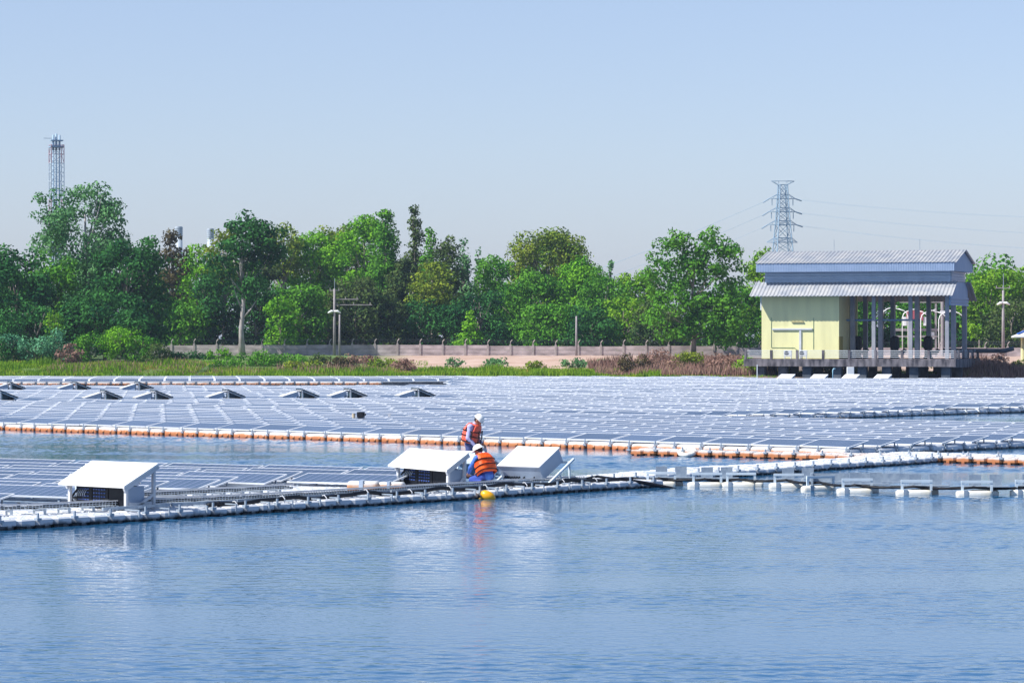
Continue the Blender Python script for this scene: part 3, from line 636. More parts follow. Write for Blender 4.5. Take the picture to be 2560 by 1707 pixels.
m = MB(); m.tube([(0, 0, 0), (0, 0, 3.1)], 0.05, 6); m.build('pole', M_lampw, t); m = MB(); m.tube([(-0.38, 0, 2.42), (0, 0, 2.62), (0.38, 0, 2.42)], [0.05, 0.08, 0.05], 6); m.build('lamp_head', M_lampw, t)
t = thing('switchgear', PX(2287, 345, 1.6), 0, 'red and white electrical box on a two pole frame behind the bays', 'transformer')
M_red = mat('faded red', (0.42, 0.10, 0.12), 0.6)
m = MB(); m.b2(-2.5, -2.3, 0, 0.2, 0, 6.2); m.build('frame_post', M_pole, t); m = MB(); m.b2(2.3, 2.5, 0, 0.2, 0, 6.0); m.build('frame_post', M_pole, t)
m = MB(); m.b2(-2.6, 2.6, -0.05, 0.25, 2.9, 3.2); m.b2(-2.6, 2.6, -0.05, 0.2, 2.2, 2.4); m.b2(-1.7, 3.0, 0, 0.15, 6.1, 6.22); m.build('crossbeam', M_pole, t)
m = MB(); m.b2(-0.9, 0.9, -0.5, 0.6, 4.1, 5.2); m.build('tank', M_red, t, bevel=0.04)
m = MB(); m.b2(-1.3, -0.95, -0.4, 0.3, 3.5, 4.5); m.b2(0.95, 1.6, -0.4, 0.3, 3.5, 4.5); m.build('side_box', M_lampw, t, bevel=0.03)
t = thing('switchgear', PX(2356, 345, 1.6), 0, 'thin pale pole with white fuse boxes in the last bay', 'transformer')
m = MB(); m.tube([(0, 0, 0), (0, 0, 8)], 0.2, 8); m.build('pole', M_pole, t); m = MB(); m.b2(-1.7, -0.9, 0, 0.4, 2.0, 2.8); m.b2(-0.3, 0.3, -0.4, -0.21, 4.9, 5.2); m.build('fuse_box', M_lampw, t)

# distance haze is painted into this pale blue steel colour
M_stl = mat('haze tinted steel', (0.26, 0.38, 0.50), 0.6)
def pylon():
    D = 760; s = FPX/D; t = thing('pylon', PX(1957, D, 1.9), R(12), 'lattice transmission tower rising behind the pump house', 'pylon'); Z = lambda y: EYE-(y-HORIZ)/s-1.9
    top = Z(461); a0 = 4.2; a1 = 0.95; yb = 0
    def half(z): return a1+(a0-a1)*max(0, (top-z)/top)**1.25
    m = MB(); lv = [0, 6, 11, 15.5, 19.5, 23]+[Z(y) for y in (606, 595, 563, 552, 530, 519, 497, 486, 462)]
    lv = sorted(lv)
    cor = [(-1, -1), (1, -1), (1, 1), (-1, 1)]
    for z0, z1 in zip(lv, lv[1:]):
        h0, h1 = half(z0), half(z1)
        for i in range(4):
            c, d = cor[i], cor[(i+1) % 4]
            m.bar((c[0]*h0, c[1]*h0, z0), (c[0]*h1, c[1]*h1, z1), 0.2)
            m.bar((c[0]*h0, c[1]*h0, z0), (d[0]*h1, d[1]*h1, z1), 0.11); m.bar((d[0]*h0, d[1]*h0, z0), (c[0]*h1, c[1]*h1, z1), 0.11); m.bar((c[0]*h1, c[1]*h1, z1), (d[0]*h1, d[1]*h1, z1), 0.12)
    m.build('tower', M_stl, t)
    for (y, yu, x0, x1) in ((453, 463, -30, 30), (497, 485, -35, 33), (530, 518, -37, 34), (562, 550, -39, 36), (606, 594, -42, 38)):
        a = MB(); z = Z(y); zu = Z(yu)
        for xx in (x0, x1):
            e = Vector((xx/s, 0, z)); sg = 1 if xx > 0 else -1
            for yy in (-1, 1):
                hb = half(z); a.bar((sg*hb*0.9, yy*hb*0.9, z), e, 0.13); a.bar((sg*hb*0.9, yy*hb*0.9, zu), e, 0.11)
            for f in (0.35, 0.68): a.bar((xx/s*f, 0, z), (xx/s*f, 0, z+(zu-z)*(1-f)), 0.08)
        a.bar((x0/s*0.5, 0, z), (x1/s*0.5, 0, z), 0.12); a.build('crossarm', M_stl, t)
        if y in (497, 530, 562):
            for xx in (x0, x1):
                i = MB(); sg = 1 if xx > 0 else -1
                i.tube([(xx/s, 0, z), (xx/s+sg*1.6, 0, z-(0.5 if sg > 0 else 1.0))], 0.16, 6); i.tube([(xx/s*0.8, 0, z), (xx/s*0.8, 0, z-1.7)], 0.1, 6); i.build('insulator', M_stl, t)
    w = thing('power_line', PX(1957, D, 1.9), 0, 'thin overhead wires strung from the transmission tower', 'power line')
    m = MB()
    for (y, xl, xr) in ((499, -48, 46), (532, -50, 47), (564, -52, 49)):
        for k in (0, 4):
            a = Vector((xr/s, k, Z(y))); b = Vector((95, -30+k, Z(y)-6-(y-499)*0.03)); m.tube([a.lerp(b, f)-Vector((0, 0, 6*f*(1-f))) for f in [i/10 for i in range(11)]], 0.024, 4)
            a = Vector((xl/s, k, Z(y)-0.6)); b = Vector((-75, 90+k, Z(y)-26)); m.tube([a.lerp(b, f)-Vector((0, 0, 5*f*(1-f))) for f in [i/10 for i in range(11)]], 0.024, 4)
    m.build('wire', M_stl, w)
pylon()
def stack():
    D = 700; s = FPX/D; t = thing('lattice_stack', PX(137, D, 1.9), R(20), 'tall red and white lattice flare stack behind the left trees', 'chimney'); H = EYE-(352-HORIZ)/s-1.9
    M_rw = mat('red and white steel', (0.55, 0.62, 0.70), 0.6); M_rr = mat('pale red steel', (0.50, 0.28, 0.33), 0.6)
    for (x, y, r, hh) in ((-0.35, 0, 0.26, H+0.9), (0.4, 0.3, 0.26, H+1.2), (1.1, 0, 0.24, H+0.9)):
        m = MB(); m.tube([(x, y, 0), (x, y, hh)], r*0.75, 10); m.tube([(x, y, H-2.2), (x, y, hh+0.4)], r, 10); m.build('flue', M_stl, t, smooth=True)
    h = 1.45; n = 22; cor = [(-1, -1), (1, -1), (1, 1), (-1, 1)]; Hl = H-1.0
    for part, mm in ((0, M_rw), (1, M_rr)):
        for k in range(n):
            if (k//4) % 2 != part: continue
            if k % 4 == 0: m = MB()
            z0, z1 = Hl*k/n, Hl*(k+1)/n
            for i in range(4):
                c, d = cor[i], cor[(i+1) % 4]; o = Vector((0.4, 0, 0))
                m.bar(o+Vector((c[0]*h, c[1]*h, z0)), o+Vector((c[0]*h, c[1]*h, z1)), 0.16); m.bar(o+Vector((c[0]*h, c[1]*h, z0)), o+Vector((d[0]*h, d[1]*h, z1)), 0.08); m.bar(o+Vector((c[0]*h, c[1]*h, z1)), o+Vector((d[0]*h, d[1]*h, z1)), 0.08)
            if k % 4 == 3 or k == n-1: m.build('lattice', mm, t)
    m = MB(); m.b2(-1.2, 2.0, -1.2, 1.2, H-1.6, H-1.2); m.b2(-1.0, 1.8, -1, 1, H-0.1, H+0.15); m.bar((-2.6, 0, H+0.5), (0, 0, H+0.5), 0.1); m.build('platform', M_stl, t)
stack()
for px, top, r, lab in ((447, 569, 0.85, 'wider pale grey chimney behind the brown topped tree'), (526, 574, 0.78, 'narrower pale grey chimney left of the dark layered tree')):
    D = 640; s = FPX/D; t = thing('chimney', PX(px, D, 1.9), 0, lab, 'chimney'); H = EYE-(top-HORIZ)/s-1.9
    m = MB(); m.tube([(0, 0, 0), (0, 0, H-1.6)], r*0.9, 16); m.build('flue', mat('chimney steel', (0.42, 0.48, 0.54), 0.5), t, smooth=True)
    m = MB()
    for q in range(5): m.tube([(0, 0, H-1.9+q*0.42), (0, 0, H-1.65+q*0.42)], r*1.0, 16); m.tube([(0, 0, H-1.65+q*0.42), (0, 0, H-1.48+q*0.42)], r*0.9, 16)
    m.build('crown_rings', bpy.data.materials['chimney steel'], t)
# gatehouse at the right edge
t = thing('guard_hut', PX(2556, 300, 1.35), R(-6), 'small yellow hut with blue edged roof cut by the right edge', 'hut')
m = MB(); m.b2(0, 2.6, 0, 2.6, 0, 2.6); m.build('wall', M_yel, t)
m = MB(); m.add([(-0.9, -0.9, 2.55), (3.5, -0.9, 2.55), (3.5, 3.5, 2.55), (-0.9, 3.5, 2.55), (1.3, 1.3, 3.45), (-0.9, -0.9, 2.42), (3.5, -0.9, 2.42), (3.5, 3.5, 2.42), (-0.9, 3.5, 2.42)], [(0, 1, 4), (1, 2, 4), (2, 3, 4), (3, 0, 4), (5, 6, 1, 0), (6, 7, 2, 1), (7, 8, 3, 2), (8, 5, 0, 3), (8, 7, 6, 5)]); m.build('roof', M_roofw, t)
m = MB(); m.bar((-0.5, -0.5, 2.78), (1.3, 1.3, 3.5), 0.2, 0.1); m.bar((3.1, -0.5, 2.78), (1.3, 1.3, 3.5), 0.2, 0.1); m.build('ridge_tile', mat('blue ridge', (0.05, 0.16, 0.55), 0.5), t)
# things under and beside the platform
t = thing('standpipe', PX(2082, 284, 0), 0, 'pale blue bent standpipe in front of the platform piers', 'pipe')
m = MB(); m.tube([(0, 0, -0.3), (0, 0, 0.7), (0.06, 0, 0.86), (0.25, 0, 0.86)], 0.05, 8); m.build('pipe', mat('pale blue pvc', (0.35, 0.60, 0.72), 0.4), t, smooth=True)
t = thing('marker_stake', PX(1893, 284, 0), 0, 'thin white stake standing left of the platform piers', 'stake')
m = MB(); m.tube([(0, 0, -0.3), (0, 0, 1.25)], 0.04, 6); m.build('stake', M_lampw, t)
t = thing('white_tank', PX(2126, 281.5, 0), 0, 'bright white box tank standing between the platform piers', 'tank')
m = MB(); m.b2(-0.32, 0.32, -0.3, 0.3, -0.1, 1.05); m.build('tank', M_roofw, t, bevel=0.03)

# ------------------------------------------------------------------ solar arrays
def glass_mat():
    m = bpy.data.materials.new('solar glass'); m.use_nodes = True; t = m.node_tree; b = t.nodes['Principled BSDF']
    b.inputs['Roughness'].default_value = 0.16; b.inputs['IOR'].default_value = 1.5
    uv = t.nodes.new('ShaderNodeUVMap'); br = t.nodes.new('ShaderNodeTexBrick'); br.offset = 0.0
    br.inputs['Color1'].default_value = (0.044, 0.066, 0.104, 1); br.inputs['Color2'].default_value = (0.052, 0.077, 0.118, 1); br.inputs['Mortar'].default_value = (0.17, 0.18, 0.28, 1)
    br.inputs['Scale'].default_value = 1.0; br.inputs['Mortar Size'].default_value = 0.004; br.inputs['Brick Width'].default_value = 1/12.0; br.inputs['Row Height'].default_value = 1/6.0
    t.links.new(uv.outputs[0], br.inputs['Vector'])
    gi = t.nodes.new('ShaderNodeNewGeometry'); oi = t.nodes.new('ShaderNodeObjectInfo'); ns = t.nodes.new('ShaderNodeTexNoise'); ns.inputs['Scale'].default_value = 0.9; ns.inputs['Detail'].default_value = 4
    a1 = t.nodes.new('ShaderNodeMath'); a1.operation = 'ADD'; t.links.new(gi.outputs['Random Per Island'], a1.inputs[0]); t.links.new(oi.outputs['Random'], a1.inputs[1])
    a2 = t.nodes.new('ShaderNodeMath'); a2.operation = 'ADD'; t.links.new(a1.outputs[0], a2.inputs[0]); t.links.new(ns.outputs[0], a2.inputs[1]); t.links.new(gi.outputs['Position'], ns.inputs['Vector'])
    mr_ = t.nodes.new('ShaderNodeMapRange'); mr_.inputs[1].default_value = 0.4; mr_.inputs[2].default_value = 2.2; mr_.inputs[3].default_value = 0.7; mr_.inputs[4].default_value = 1.45; t.links.new(a2.outputs[0], mr_.inputs[0])
    vm = t.nodes.new('ShaderNodeVectorMath'); vm.operation = 'SCALE'; t.links.new(br.outputs[0], vm.inputs[0]); t.links.new(mr_.outputs[0], vm.inputs['Scale']); t.links.new(vm.outputs[0], b.inputs['Base Color'])
    return m
M_glass = glass_mat(); M_frame = mat('silver white frame', (0.74, 0.76, 0.80), 0.4, (0.66, 0.69, 0.74), 1.0)
def panel_geo(L, Wd, tilt, fw=0.04, th=0.045):
    ct, st = math.cos(tilt), math.sin(tilt)
    def q(x, y, z): return (x, y*ct-z*st, y*st+z*ct)
    h = L/2
    fr_v = [q(x, y, z) for (x, y) in ((-h, 0), (h, 0), (h, Wd), (-h, Wd)) for z in (0, th)]+[q(x, y, th) for (x, y) in ((-h+fw, fw), (h-fw, fw), (h-fw, Wd-fw), (-h+fw, Wd-fw))]+[q(x, y, th-0.006) for (x, y) in ((-h+fw, fw), (h-fw, fw), (h-fw, Wd-fw), (-h+fw, Wd-fw))]
    fr_f = [(0, 6, 4, 2)]
    for i in range(4):
        j = (i+1) % 4; fr_f += [(2*i, 2*j, 2*j+1, 2*i+1), (2*i+1, 2*j+1, 8+j, 8+i), (8+i, 8+j, 12+j, 12+i)]
    gl_v = [q(x, y, th-0.004) for (x, y) in ((-h+fw, fw), (h-fw, fw), (h-fw, Wd-fw), (-h+fw, Wd-fw))]
    return fr_v, fr_f, gl_v
def uvq(me, faces_uv):
    uv = me.uv_layers.new(name='UVMap'); uv.data.foreach_set('uv', np.array(faces_uv, dtype=np.float32).reshape(-1))
PROTO = {}
def panel_proto(key, L, Wd, tilt, extra=None):
    fv, ff, gv = panel_geo(L, Wd, tilt, extra or 0.04, 0.045 if extra is None else 0.034)
    fm = bpy.data.meshes.new('frame'); fm.from_pydata(fv, [], ff); fm.materials.append(M_frame)
    gm = bpy.data.meshes.new('glass'); gm.from_pydata(gv, [], [(0, 1, 2, 3)]); gm.materials.append(M_glass); uvq(gm, [(0, 0), (1, 0), (1, 1), (0, 1)])
    bm_ = MB()
    for x in (-L*0.4, L*0.4): bm_.bar((x, Wd*0.93*math.cos(tilt), -0.12), (x, Wd*0.93*math.cos(tilt), Wd*0.93*math.sin(tilt)-0.005), 0.035); bm_.bar((x, 0.06, -0.12), (x, 0.06, 0.0), 0.05); bm_.bar((x, 0.05, -0.1), (x, Wd*0.95*math.cos(tilt), -0.1), 0.03)
    bm_.bar((-L*0.4, 0.08, -0.1), (L*0.4, 0.08, -0.1), 0.03)
    o = bm_.build('bracket', M_galv); mm = o.data; bpy.data.objects.remove(o)
    PROTO[key] = (fm, gm, mm)
def place_panel(key, pos, rz, rx, ry, label, group):
    e = bpy.data.objects.new('solar_panel', None); C.objects.link(e); e.location = pos; e.rotation_euler = (rx, ry, rz); e.empty_display_size = 0.2
    tag(e, label, 'solar panel', group)
    for nm, me in zip(('frame', 'glass', 'bracket'), PROTO[key]):
        c = bpy.data.objects.new(nm, me); C.objects.link(c); c.parent = e
THA = R(41.9); UA = Vector((math.cos(THA), -math.sin(THA), 0)); VA = Vector((math.sin(THA), math.cos(THA), 0))
OA = P(1500, 1099, 0.3); OA.z = 0
PU, PV, LA, WA, TA = 1.99, 1.76, 1.95, 1.14, R(9.3)
panel_proto('A', LA, WA, TA); panel_proto('N', 2.84, 1.02, R(10.0), 0.026)
uA = (P(2132, 1117, 0.3)-OA).dot(UA); uB = (P(1668, 1043.5, 0.3)-OA).dot(UA)
u_start = (P(1555, 1101, 0.3)-OA).dot(UA)
BAND = 24.3
shed_boxes = []
cand = []
def inview(p, m=60):
    if p.y < 20: return False
    x = 1280+p.x*FPX/p.y; return -m < x < 2560+m
SHEDS_FAR = [ # px of dark shed, base y
 (30, 982), (193, 982), (350, 982), (5, 1008), (266, 1008), (392, 1008), (573, 1006), (758, 1004.5), (878, 1003), (1048, 1002)]
SHED_POS = [P(px, py, 0.2) for px, py in SHEDS_FAR]
LEFTFAR_Y = lambda px: 961.0
def panels_main():
    for band in range(0, 9):
        for row in range(13):
            v = band*BAND+row*PV
            off = 0.0
            umax = uA if band == 0 else uB
            k0 = int((umax+1e-6)/PU)
            for k in range(-140, 60):
                u = umax-PU*0.5-PU*k
                if k < 0: continue
                p = OA+UA*u+VA*v; p.z = 0.25
                if not inview(p): continue
                xx_ = 1280+p.x*FPX/p.y
                if p.y > 260-12*min(1, max(0, (xx_-1760)/120)): continue
                x = 1280+p.x*FPX/p.y
                if x < 1130 and p.y > 211: continue
                if any(abs(p.x+VA.x*0.5-q.x) < 1.9 and abs(p.y+VA.y*0.5-q.y) < 2.6 for q in SHED_POS): continue
                cand.append((p, band, row, k))
panels_main()
def ordw(n):
    o = ['first', 'second', 'third', 'fourth', 'fifth', 'sixth', 'seventh', 'eighth', 'ninth', 'tenth', 'eleventh', 'twelfth', 'thirteenth', 'fourteenth', 'fifteenth', 'sixteenth', 'seventeenth', 'eighteenth', 'nineteenth']
    if n < 19: return o[n]
    n += 1; t = n//10-2; tens = ['twenty', 'thirty', 'forty', 'fifty', 'sixty', 'seventy'][t]
    return tens+'-'+o[n % 10-1] if n % 10 else ['twentieth', 'thirtieth', 'fortieth', 'fiftieth', 'sixtieth', 'seventieth'][t]
print('main panels', len(cand))
# near array left of the walkway
THN = R(28); UN = Vector((math.cos(THN), -math.sin(THN), 0)); VN = Vector((math.sin(THN), math.cos(THN), 0))
WD = Vector((0.621, 0.784, 0)); WNRM = Vector((-0.784, 0.621, 0)); F0 = Vector((-10.07, 59.8, 0))
def WK(a, b, z=0.0): return F0+WD*a+WNRM*b+Vector((0, 0, z))
near = []
ON = P(37, 1232, 0.48); ON.z = 0; ON = ON-VN*1.0            # low edge, right end of the front-row table
for row in range(-1, 11):
    sh = 0.45 if row % 2 else 0.0
    for k in range(-6, 10):
        u_end = sh+k*3.0
        c = ON+UN*(u_end-1.42)+VN*(row*1.45); c.z = 0.27
        lowr = ON+UN*u_end+VN*(row*1.45)
        if (lowr-F0).dot(WNRM) < (3.25 if row < 8 else 1.4): continue
        if not inview(c, 250): continue
        near.append((c, row, k))
near_cut = [n for n in near if 1280+n[0].x*FPX/n[0].y < 1090]
print('near tables', len(near_cut))
kmin = {}
for c, row, k in near_cut: kmin[row] = min(kmin.get(row, 99), k) if 1280+(c+UN*1.42).x*FPX/(c+UN*1.42).y > 0 else kmin.get(row, 99)
for c, row, k in near_cut:
    rowname = ['nearest', 'second', 'third', 'fourth', 'fifth', 'sixth', 'seventh', 'eighth', 'ninth', 'tenth', 'farthest', 'last'][min(11, max(0, row+1))]
    w = 0.012*math.sin(c.x*1.3+c.y)
    place_panel('N', c+Vector((0, 0, w)), -THN+R(random.uniform(-0.4, 0.4)), R(random.uniform(-0.5, 0.5)), R(random.uniform(-0.3, 0.3)), 'purple blue panel in the %s row of the small array, %s from the left edge' % (rowname, ordw(max(0, k-kmin[row]))) if k >= kmin[row] else 'purple blue panel in the %s row of the small array, outside left' % rowname, 'panels of the small array, %s row' % rowname)
cand.sort(key=lambda c: c[0].y)
n_ind = 300-len(near_cut)
BN = ['front', 'second', 'third', 'fourth', 'fifth', 'sixth', 'seventh', 'eighth', 'ninth']
for p, band, row, kk in cand[:n_ind]:
    bw = ['nearest', 'second', 'third'][band]
    if row == 0: lab = 'blue solar panel, front row of the %s band, %s from its right corner' % (bw, ordw(kk))
    else: lab = 'blue solar panel, %s row of the %s band, %s from its right end' % (ordw(row), bw, ordw(kk))
    z = 0.02*mnoise.noise(Vector((p.x*0.15, p.y*0.15, 0)))
    place_panel('A', p+Vector((0, 0, z)), -THA+R(random.uniform(-0.3, 0.3)), R(random.uniform(-0.5, 0.5)+1.2*mnoise.noise(Vector((p.x*0.2, p.y*0.2, 3)))), R(random.uniform(-0.4, 0.4)), lab, 'big array %s band row %d' % (BN[band], row+1))
# left far array in another orientation
THC = R(-6.0); UC = Vector((math.cos(THC), -math.sin(THC), 0)); VC = Vector((math.sin(THC), math.cos(THC), 0))
rest = [(p, THA) for p, b_, r_, k_ in cand[n_ind:]]
OC = P(0, 953.5, 0.3); OC.z = 0
for row in range(22):
    for k in range(-6, 34):
        p = OC+UC*(k*PU)+VC*(row*1.8); p.z = 0.25
        x = 1280+p.x*FPX/p.y
        if x > 1165 or p.y > 261 or not inview(p): continue
        rest.append((p, THC))
def build_rest():
    fv, ff, gv = panel_geo(LA, WA, TA, 0.056); fv = np.array(fv); gv = np.array(gv)
    V = []; F = []; MI = []; UV = []; k = 0
    for p, th in rest:
        ax = R(random.uniform(-0.8, 0.8)+1.4*mnoise.noise(Vector((p.x*0.2, p.y*0.2, 3)))); ay = R(random.uniform(-0.5, 0.5))
        M = np.array((Matrix.Rotation(-th+R(random.uniform(-0.4, 0.4)), 3, 'Z') @ Matrix.Rotation(ay, 3, 'Y') @ Matrix.Rotation(ax, 3, 'X')))
        o = np.array(p)+np.array([0, 0, 0.03*mnoise.noise(Vector((p.x*0.15, p.y*0.15, 0)))])
        V.append(fv @ M.T+o); V.append(gv @ M.T+o)
        F += [tuple(i+k for i in f) for f in ff]; MI += [0]*len(ff); UV += [(0, 0)]*(4*len(ff)); k += len(fv)
        F.append((k, k+1, k+2, k+3)); MI.append(1); UV += [(0, 0), (1, 0), (1, 1), (0, 1)]; k += 4
    me = bpy.data.meshes.new('solar_panels'); me.from_pydata(np.concatenate(V).tolist(), [], F); me.materials.append(M_frame); me.materials.append(M_glass)
    me.polygons.foreach_set('material_index', MI); uvq(me, UV); me.update()
    o = bpy.data.objects.new('solar_array', me); C.objects.link(o); tag(o, 'thousands of distant solar panels covering the lake to the far shore', 'solar panels', kind='stuff')
build_rest(); print('rest panels', len(rest))
# float strips below the panel rows
def float_bed():
    mb = MB(); groups = {}
    for p, b_, r_, k_ in cand: groups.setdefault((b_, r_), []).append((p-OA).dot(UA))
    def seg(O, U, V_, th, u0, u1, v0, v1, z0, z1):
        a = O+U*u0+V_*v0; b = O+U*u1+V_*v0; c = O+U*u1+V_*v1; d = O+U*u0+V_*v1
        vs = [Vector((q.x, q.y, z)) for z in (z0, z1) for q in (a, b, c, d)]
        mb.add(vs, [(4, 5, 6, 7), (0, 1, 5, 4), (1, 2, 6, 5), (2, 3, 7, 6), (3, 0, 4, 7)])
    for (b_, r_), us in groups.items():
        us.sort(); runs = [[us[0], us[0]]]
        for u in us[1:]:
            if u-runs[-1][1] > PU*1.5: runs.append([u, u])
            else: runs[-1][1] = u
        for u0, u1 in runs:
            seg(OA, UA, VA, THA, u0-PU/2+0.02, u1+PU/2-0.02, r_*PV+b_*BAND+1.18, r_*PV+b_*BAND+1.74, -0.15, 0.24)
            seg(OA, UA, VA, THA, u0-PU/2+0.05, u1+PU/2-0.05, r_*PV+b_*BAND+0.12, r_*PV+b_*BAND+1.1, -0.15, 0.17)
    for row in range(22):
        seg(OC, UC, VC, THC, -12, 52, row*1.8+1.18, row*1.8+1.75, -0.15, 0.3) if OC.y+row*1.8 < 256 else None
    o = mb.build('float_bed', M_float); tag(o, 'white plastic floats carrying the distant panel rows', 'floats', kind='stuff')
    mb2 = MB()
    for c, row, k in near_cut:
        mb2.M = Matrix.Translation(c) @ Matrix.Rotation(-THN, 4, 'Z')
        for x in (-1.05, -0.35, 0.35, 1.05): mb2.b2(x-0.3, x+0.3, 0.1, 0.95, -0.5, -0.08)
    mb2.M = None
    tag(mb2.build('float_bed', M_float, bevel=0.0), 'white floats under the small array left of the walkway', 'floats', kind='stuff')
float_bed()

# ------------------------------------------------------------------ pontoons
def capsule(mb, L, w, h, z0, seg=4, M=None):
    """rounded float lying along x from 0..L, width w (y 0..w)"""
    pts = []
    prof = [(0.0, 0.72), (0.04, 0.92), (0.1, 1.0), (0.9, 1.0), (0.96, 0.92), (1.0, 0.72)]
    ring = []
    n = 12
    for (f, s) in prof:
        for j in range(n):
            a = 2*math.pi*j/n+math.pi/n; ca, sa = math.cos(a), math.sin(a)
            e = 0.55
            cx = math.copysign(abs(ca)**e, ca); sz = math.copysign(abs(sa)**e, sa)
            ring.append(Vector((f*L, w/2+cx*w/2*s, z0+h/2+sz*h/2*s)))
    fs = [(i*n+j, (i+1)*n+j, (i+1)*n+(j+1) % n, i*n+(j+1) % n) for i in range(len(prof)-1) for j in range(n)]
    fs += [tuple(range(n)), tuple((len(prof)-1)*n+j for j in range(n))[::-1]]
    if M is not None: ring = [M @ p for p in ring]
    mb.add(ring, fs)
def mesh_of(mb, name, m, smooth=False):
    o = mb.build(name, m, smooth=smooth); me = o.data; bpy.data.objects.remove(o); return me
def child(name, me, parent, loc, rz=0.0):
    c = bpy.data.objects.new(name, me); C.objects.link(c); c.parent = parent; c.location = loc; c.rotation_euler = (0, 0, rz); return c
def edge_pontoon(O, U, length, label, m, name='edge_pontoon', lens=(1.12, 0.84), w=0.42, h=0.42, top=0.24, first=0):
    t = thing(name, O, math.atan2(U.y, U.x), label, 'pontoon')
    mes = []
    for L in lens:
        mb = MB(); capsule(mb, L-0.1, w, h, top-h); mb.box((L*0.3, -0.003, top-h*0.42), (0.1, 0.02, 0.1)); mb.box((L*0.68, -0.003, top-h*0.42), (0.1, 0.02, 0.1)); mes.append(mesh_of(mb, 'float', m, True))
    bk = MB(); bk.bar((0, 0.02, top-0.06), (0, 0.02, top+0.10), 0.025); bk.bar((-0.06, 0.0, top-0.1), (0.06, 0.0, top-0.1), 0.05); bk.bar((0.05, 0.04, top-0.05), (0.05, 0.04, top+0.04), 0.03); bk.bar((-0.05, 0.04, top-0.05), (-0.05, 0.04, top+0.05), 0.03)
    bk.b2(-0.02, 0.02, 0.05, 0.3, top-0.16, top-0.12)
    bme = mesh_of(bk, 'link_bracket', M_galv)
    x = 0; k = first; n = 0
    while x < length and n < 98:
        L = lens[k % len(lens)]; child('float', mes[k % len(lens)], t, (x+0.05, random.uniform(-0.015, 0.015), random.uniform(-0.015, 0.015)), R(random.uniform(-0.8, 0.8))); child('link_bracket', bme, t, (x+L, 0, 0)); x += L; k += 1; n += 1
    return t
M_shadefloat = M_float
# front edge of the big array (rusty algae)
uL = (P(-60, 1054, 0.3)-OA).dot(UA); uR = (P(2132, 1117, 0.3)-OA).dot(UA)
edge_pontoon(OA+UA*uL-VA*0.50, UA, uR-uL, 'long front edge pontoon of white floats stained rusty orange at the waterline', M_algae)
edge_pontoon(OA+UA*(uR+0.08)+VA*(-0.5), VA, 22, 'pontoon of white floats along the right side of the nearest panel band', M_undershade)
edge_pontoon(OA+UA*(uB+0.08)+VA*(BAND-0.5), VA, 34, 'shaded float row along the right side of the second panel band', M_undershade)
edge_pontoon(OA+UA*((P(1200, 1033, .3)-OA).dot(UA))+VA*(BAND-0.45), UA, uB-(P(1200, 1033, .3)-OA).dot(UA), 'float row at the front corner of the second panel band', M_undershade)
edge_pontoon(OC-VC*0.45-UC*12, UC, 42, 'distant rusty float row below the far left panels', M_algae)

# modular dock cubes
def cube_me(m, w=0.49, h=0.40, top=0.18):
    mb = MB(); z1 = top; z0 = top-h; c = 0.045; v = []
    for z, s in ((z0, w/2-0.06), (z0+0.24, w/2-0.045), (z0+0.27, w/2), (z1-0.03, w/2), (z1, w/2-0.04)):
        for (a, b) in ((-1, -0.72), (-0.72, -1), (0.72, -1), (1, -0.72), (1, 0.72), (0.72, 1), (-0.72, 1), (-1, 0.72)):
            v.append((a*s, b*s, z))
    fs = [(i*8+j, i*8+(j+1) % 8, (i+1)*8+(j+1) % 8, (i+1)*8+j) for i in range(4) for j in range(8)]+[tuple(range(8))[::-1], tuple(32+j for j in range(8))]
    mb.add(v, fs)
    for sx, sy in ((1, 0), (-1, 0), (0, 1), (0, -1)):   # recessed side ribs
        mb.box((sx*w*0.5, sy*w*0.5, top-0.17), (0.10 if sx == 0 else 0.02, 0.10 if sy == 0 else 0.02, 0.12))
    for sx in (-1, 1):
        for sy in (-1, 1): mb.tube([(sx*0.11, sy*0.11, top-0.004), (sx*0.11, sy*0.11, top+0.006)], 0.035, 6)
    return mesh_of(mb, 'float', m)
CUBE = cube_me(M_undershade); CUBEA = cube_me(M_algae)
pinb = MB(); pinb.tube([(0, 0, 0.16), (0, 0, 0.30)], 0.03, 6); pinb.b2(-0.06, 0.06, -0.05, 0.05, 0.15, 0.20); PIN = mesh_of(pinb, 'link_pin', M_galv)
def dock(O, U, N_, na, nb, label, cube=CUBE, front_parts=98, extra=(), name='floating_walkway', pins=2, skip=None):
    t = thing(name, O, math.atan2(U.y, U.x), label, 'floating walkway'); rest_ = []; n = 0
    for b in range(nb):
        for a in range(na):
            if skip and skip(a, b): continue
            pos = (a*0.5+0.25+random.uniform(-.006, .006), b*0.5+0.25+random.uniform(-.006, .006), random.uniform(-0.012, 0.012)+0.015*math.sin(a*0.35+b))
            if b == 0 and n < front_parts: child('float', cube, t, pos, R(random.uniform(-1, 1))); n += 1
            else: rest_.append(pos)
    for (a, b) in extra: rest_.append((a*0.5+0.25, b*0.5+0.25, 0))
    if rest_:
        V = np.array([v.co for v in cube.vertices]); F = [tuple(p.vertices) for p in cube.polygons]; VV = []; FF = []; k = 0
        for p in rest_: VV.append(V+np.array(p)); FF += [tuple(i+k for i in f) for f in F]; k += len(V)
        me = bpy.data.meshes.new('inner_floats'); me.from_pydata(np.concatenate(VV).tolist(), [], FF); me.materials.append(cube.materials[0])
        o = bpy.data.objects.new('inner_floats', me); C.objects.link(o); o.parent = t; tag(o, kind='stuff')
    for a in range(0, na, pins):
        child('link_pin', PIN, t, (a*0.5, 0.0, 0))
    return t
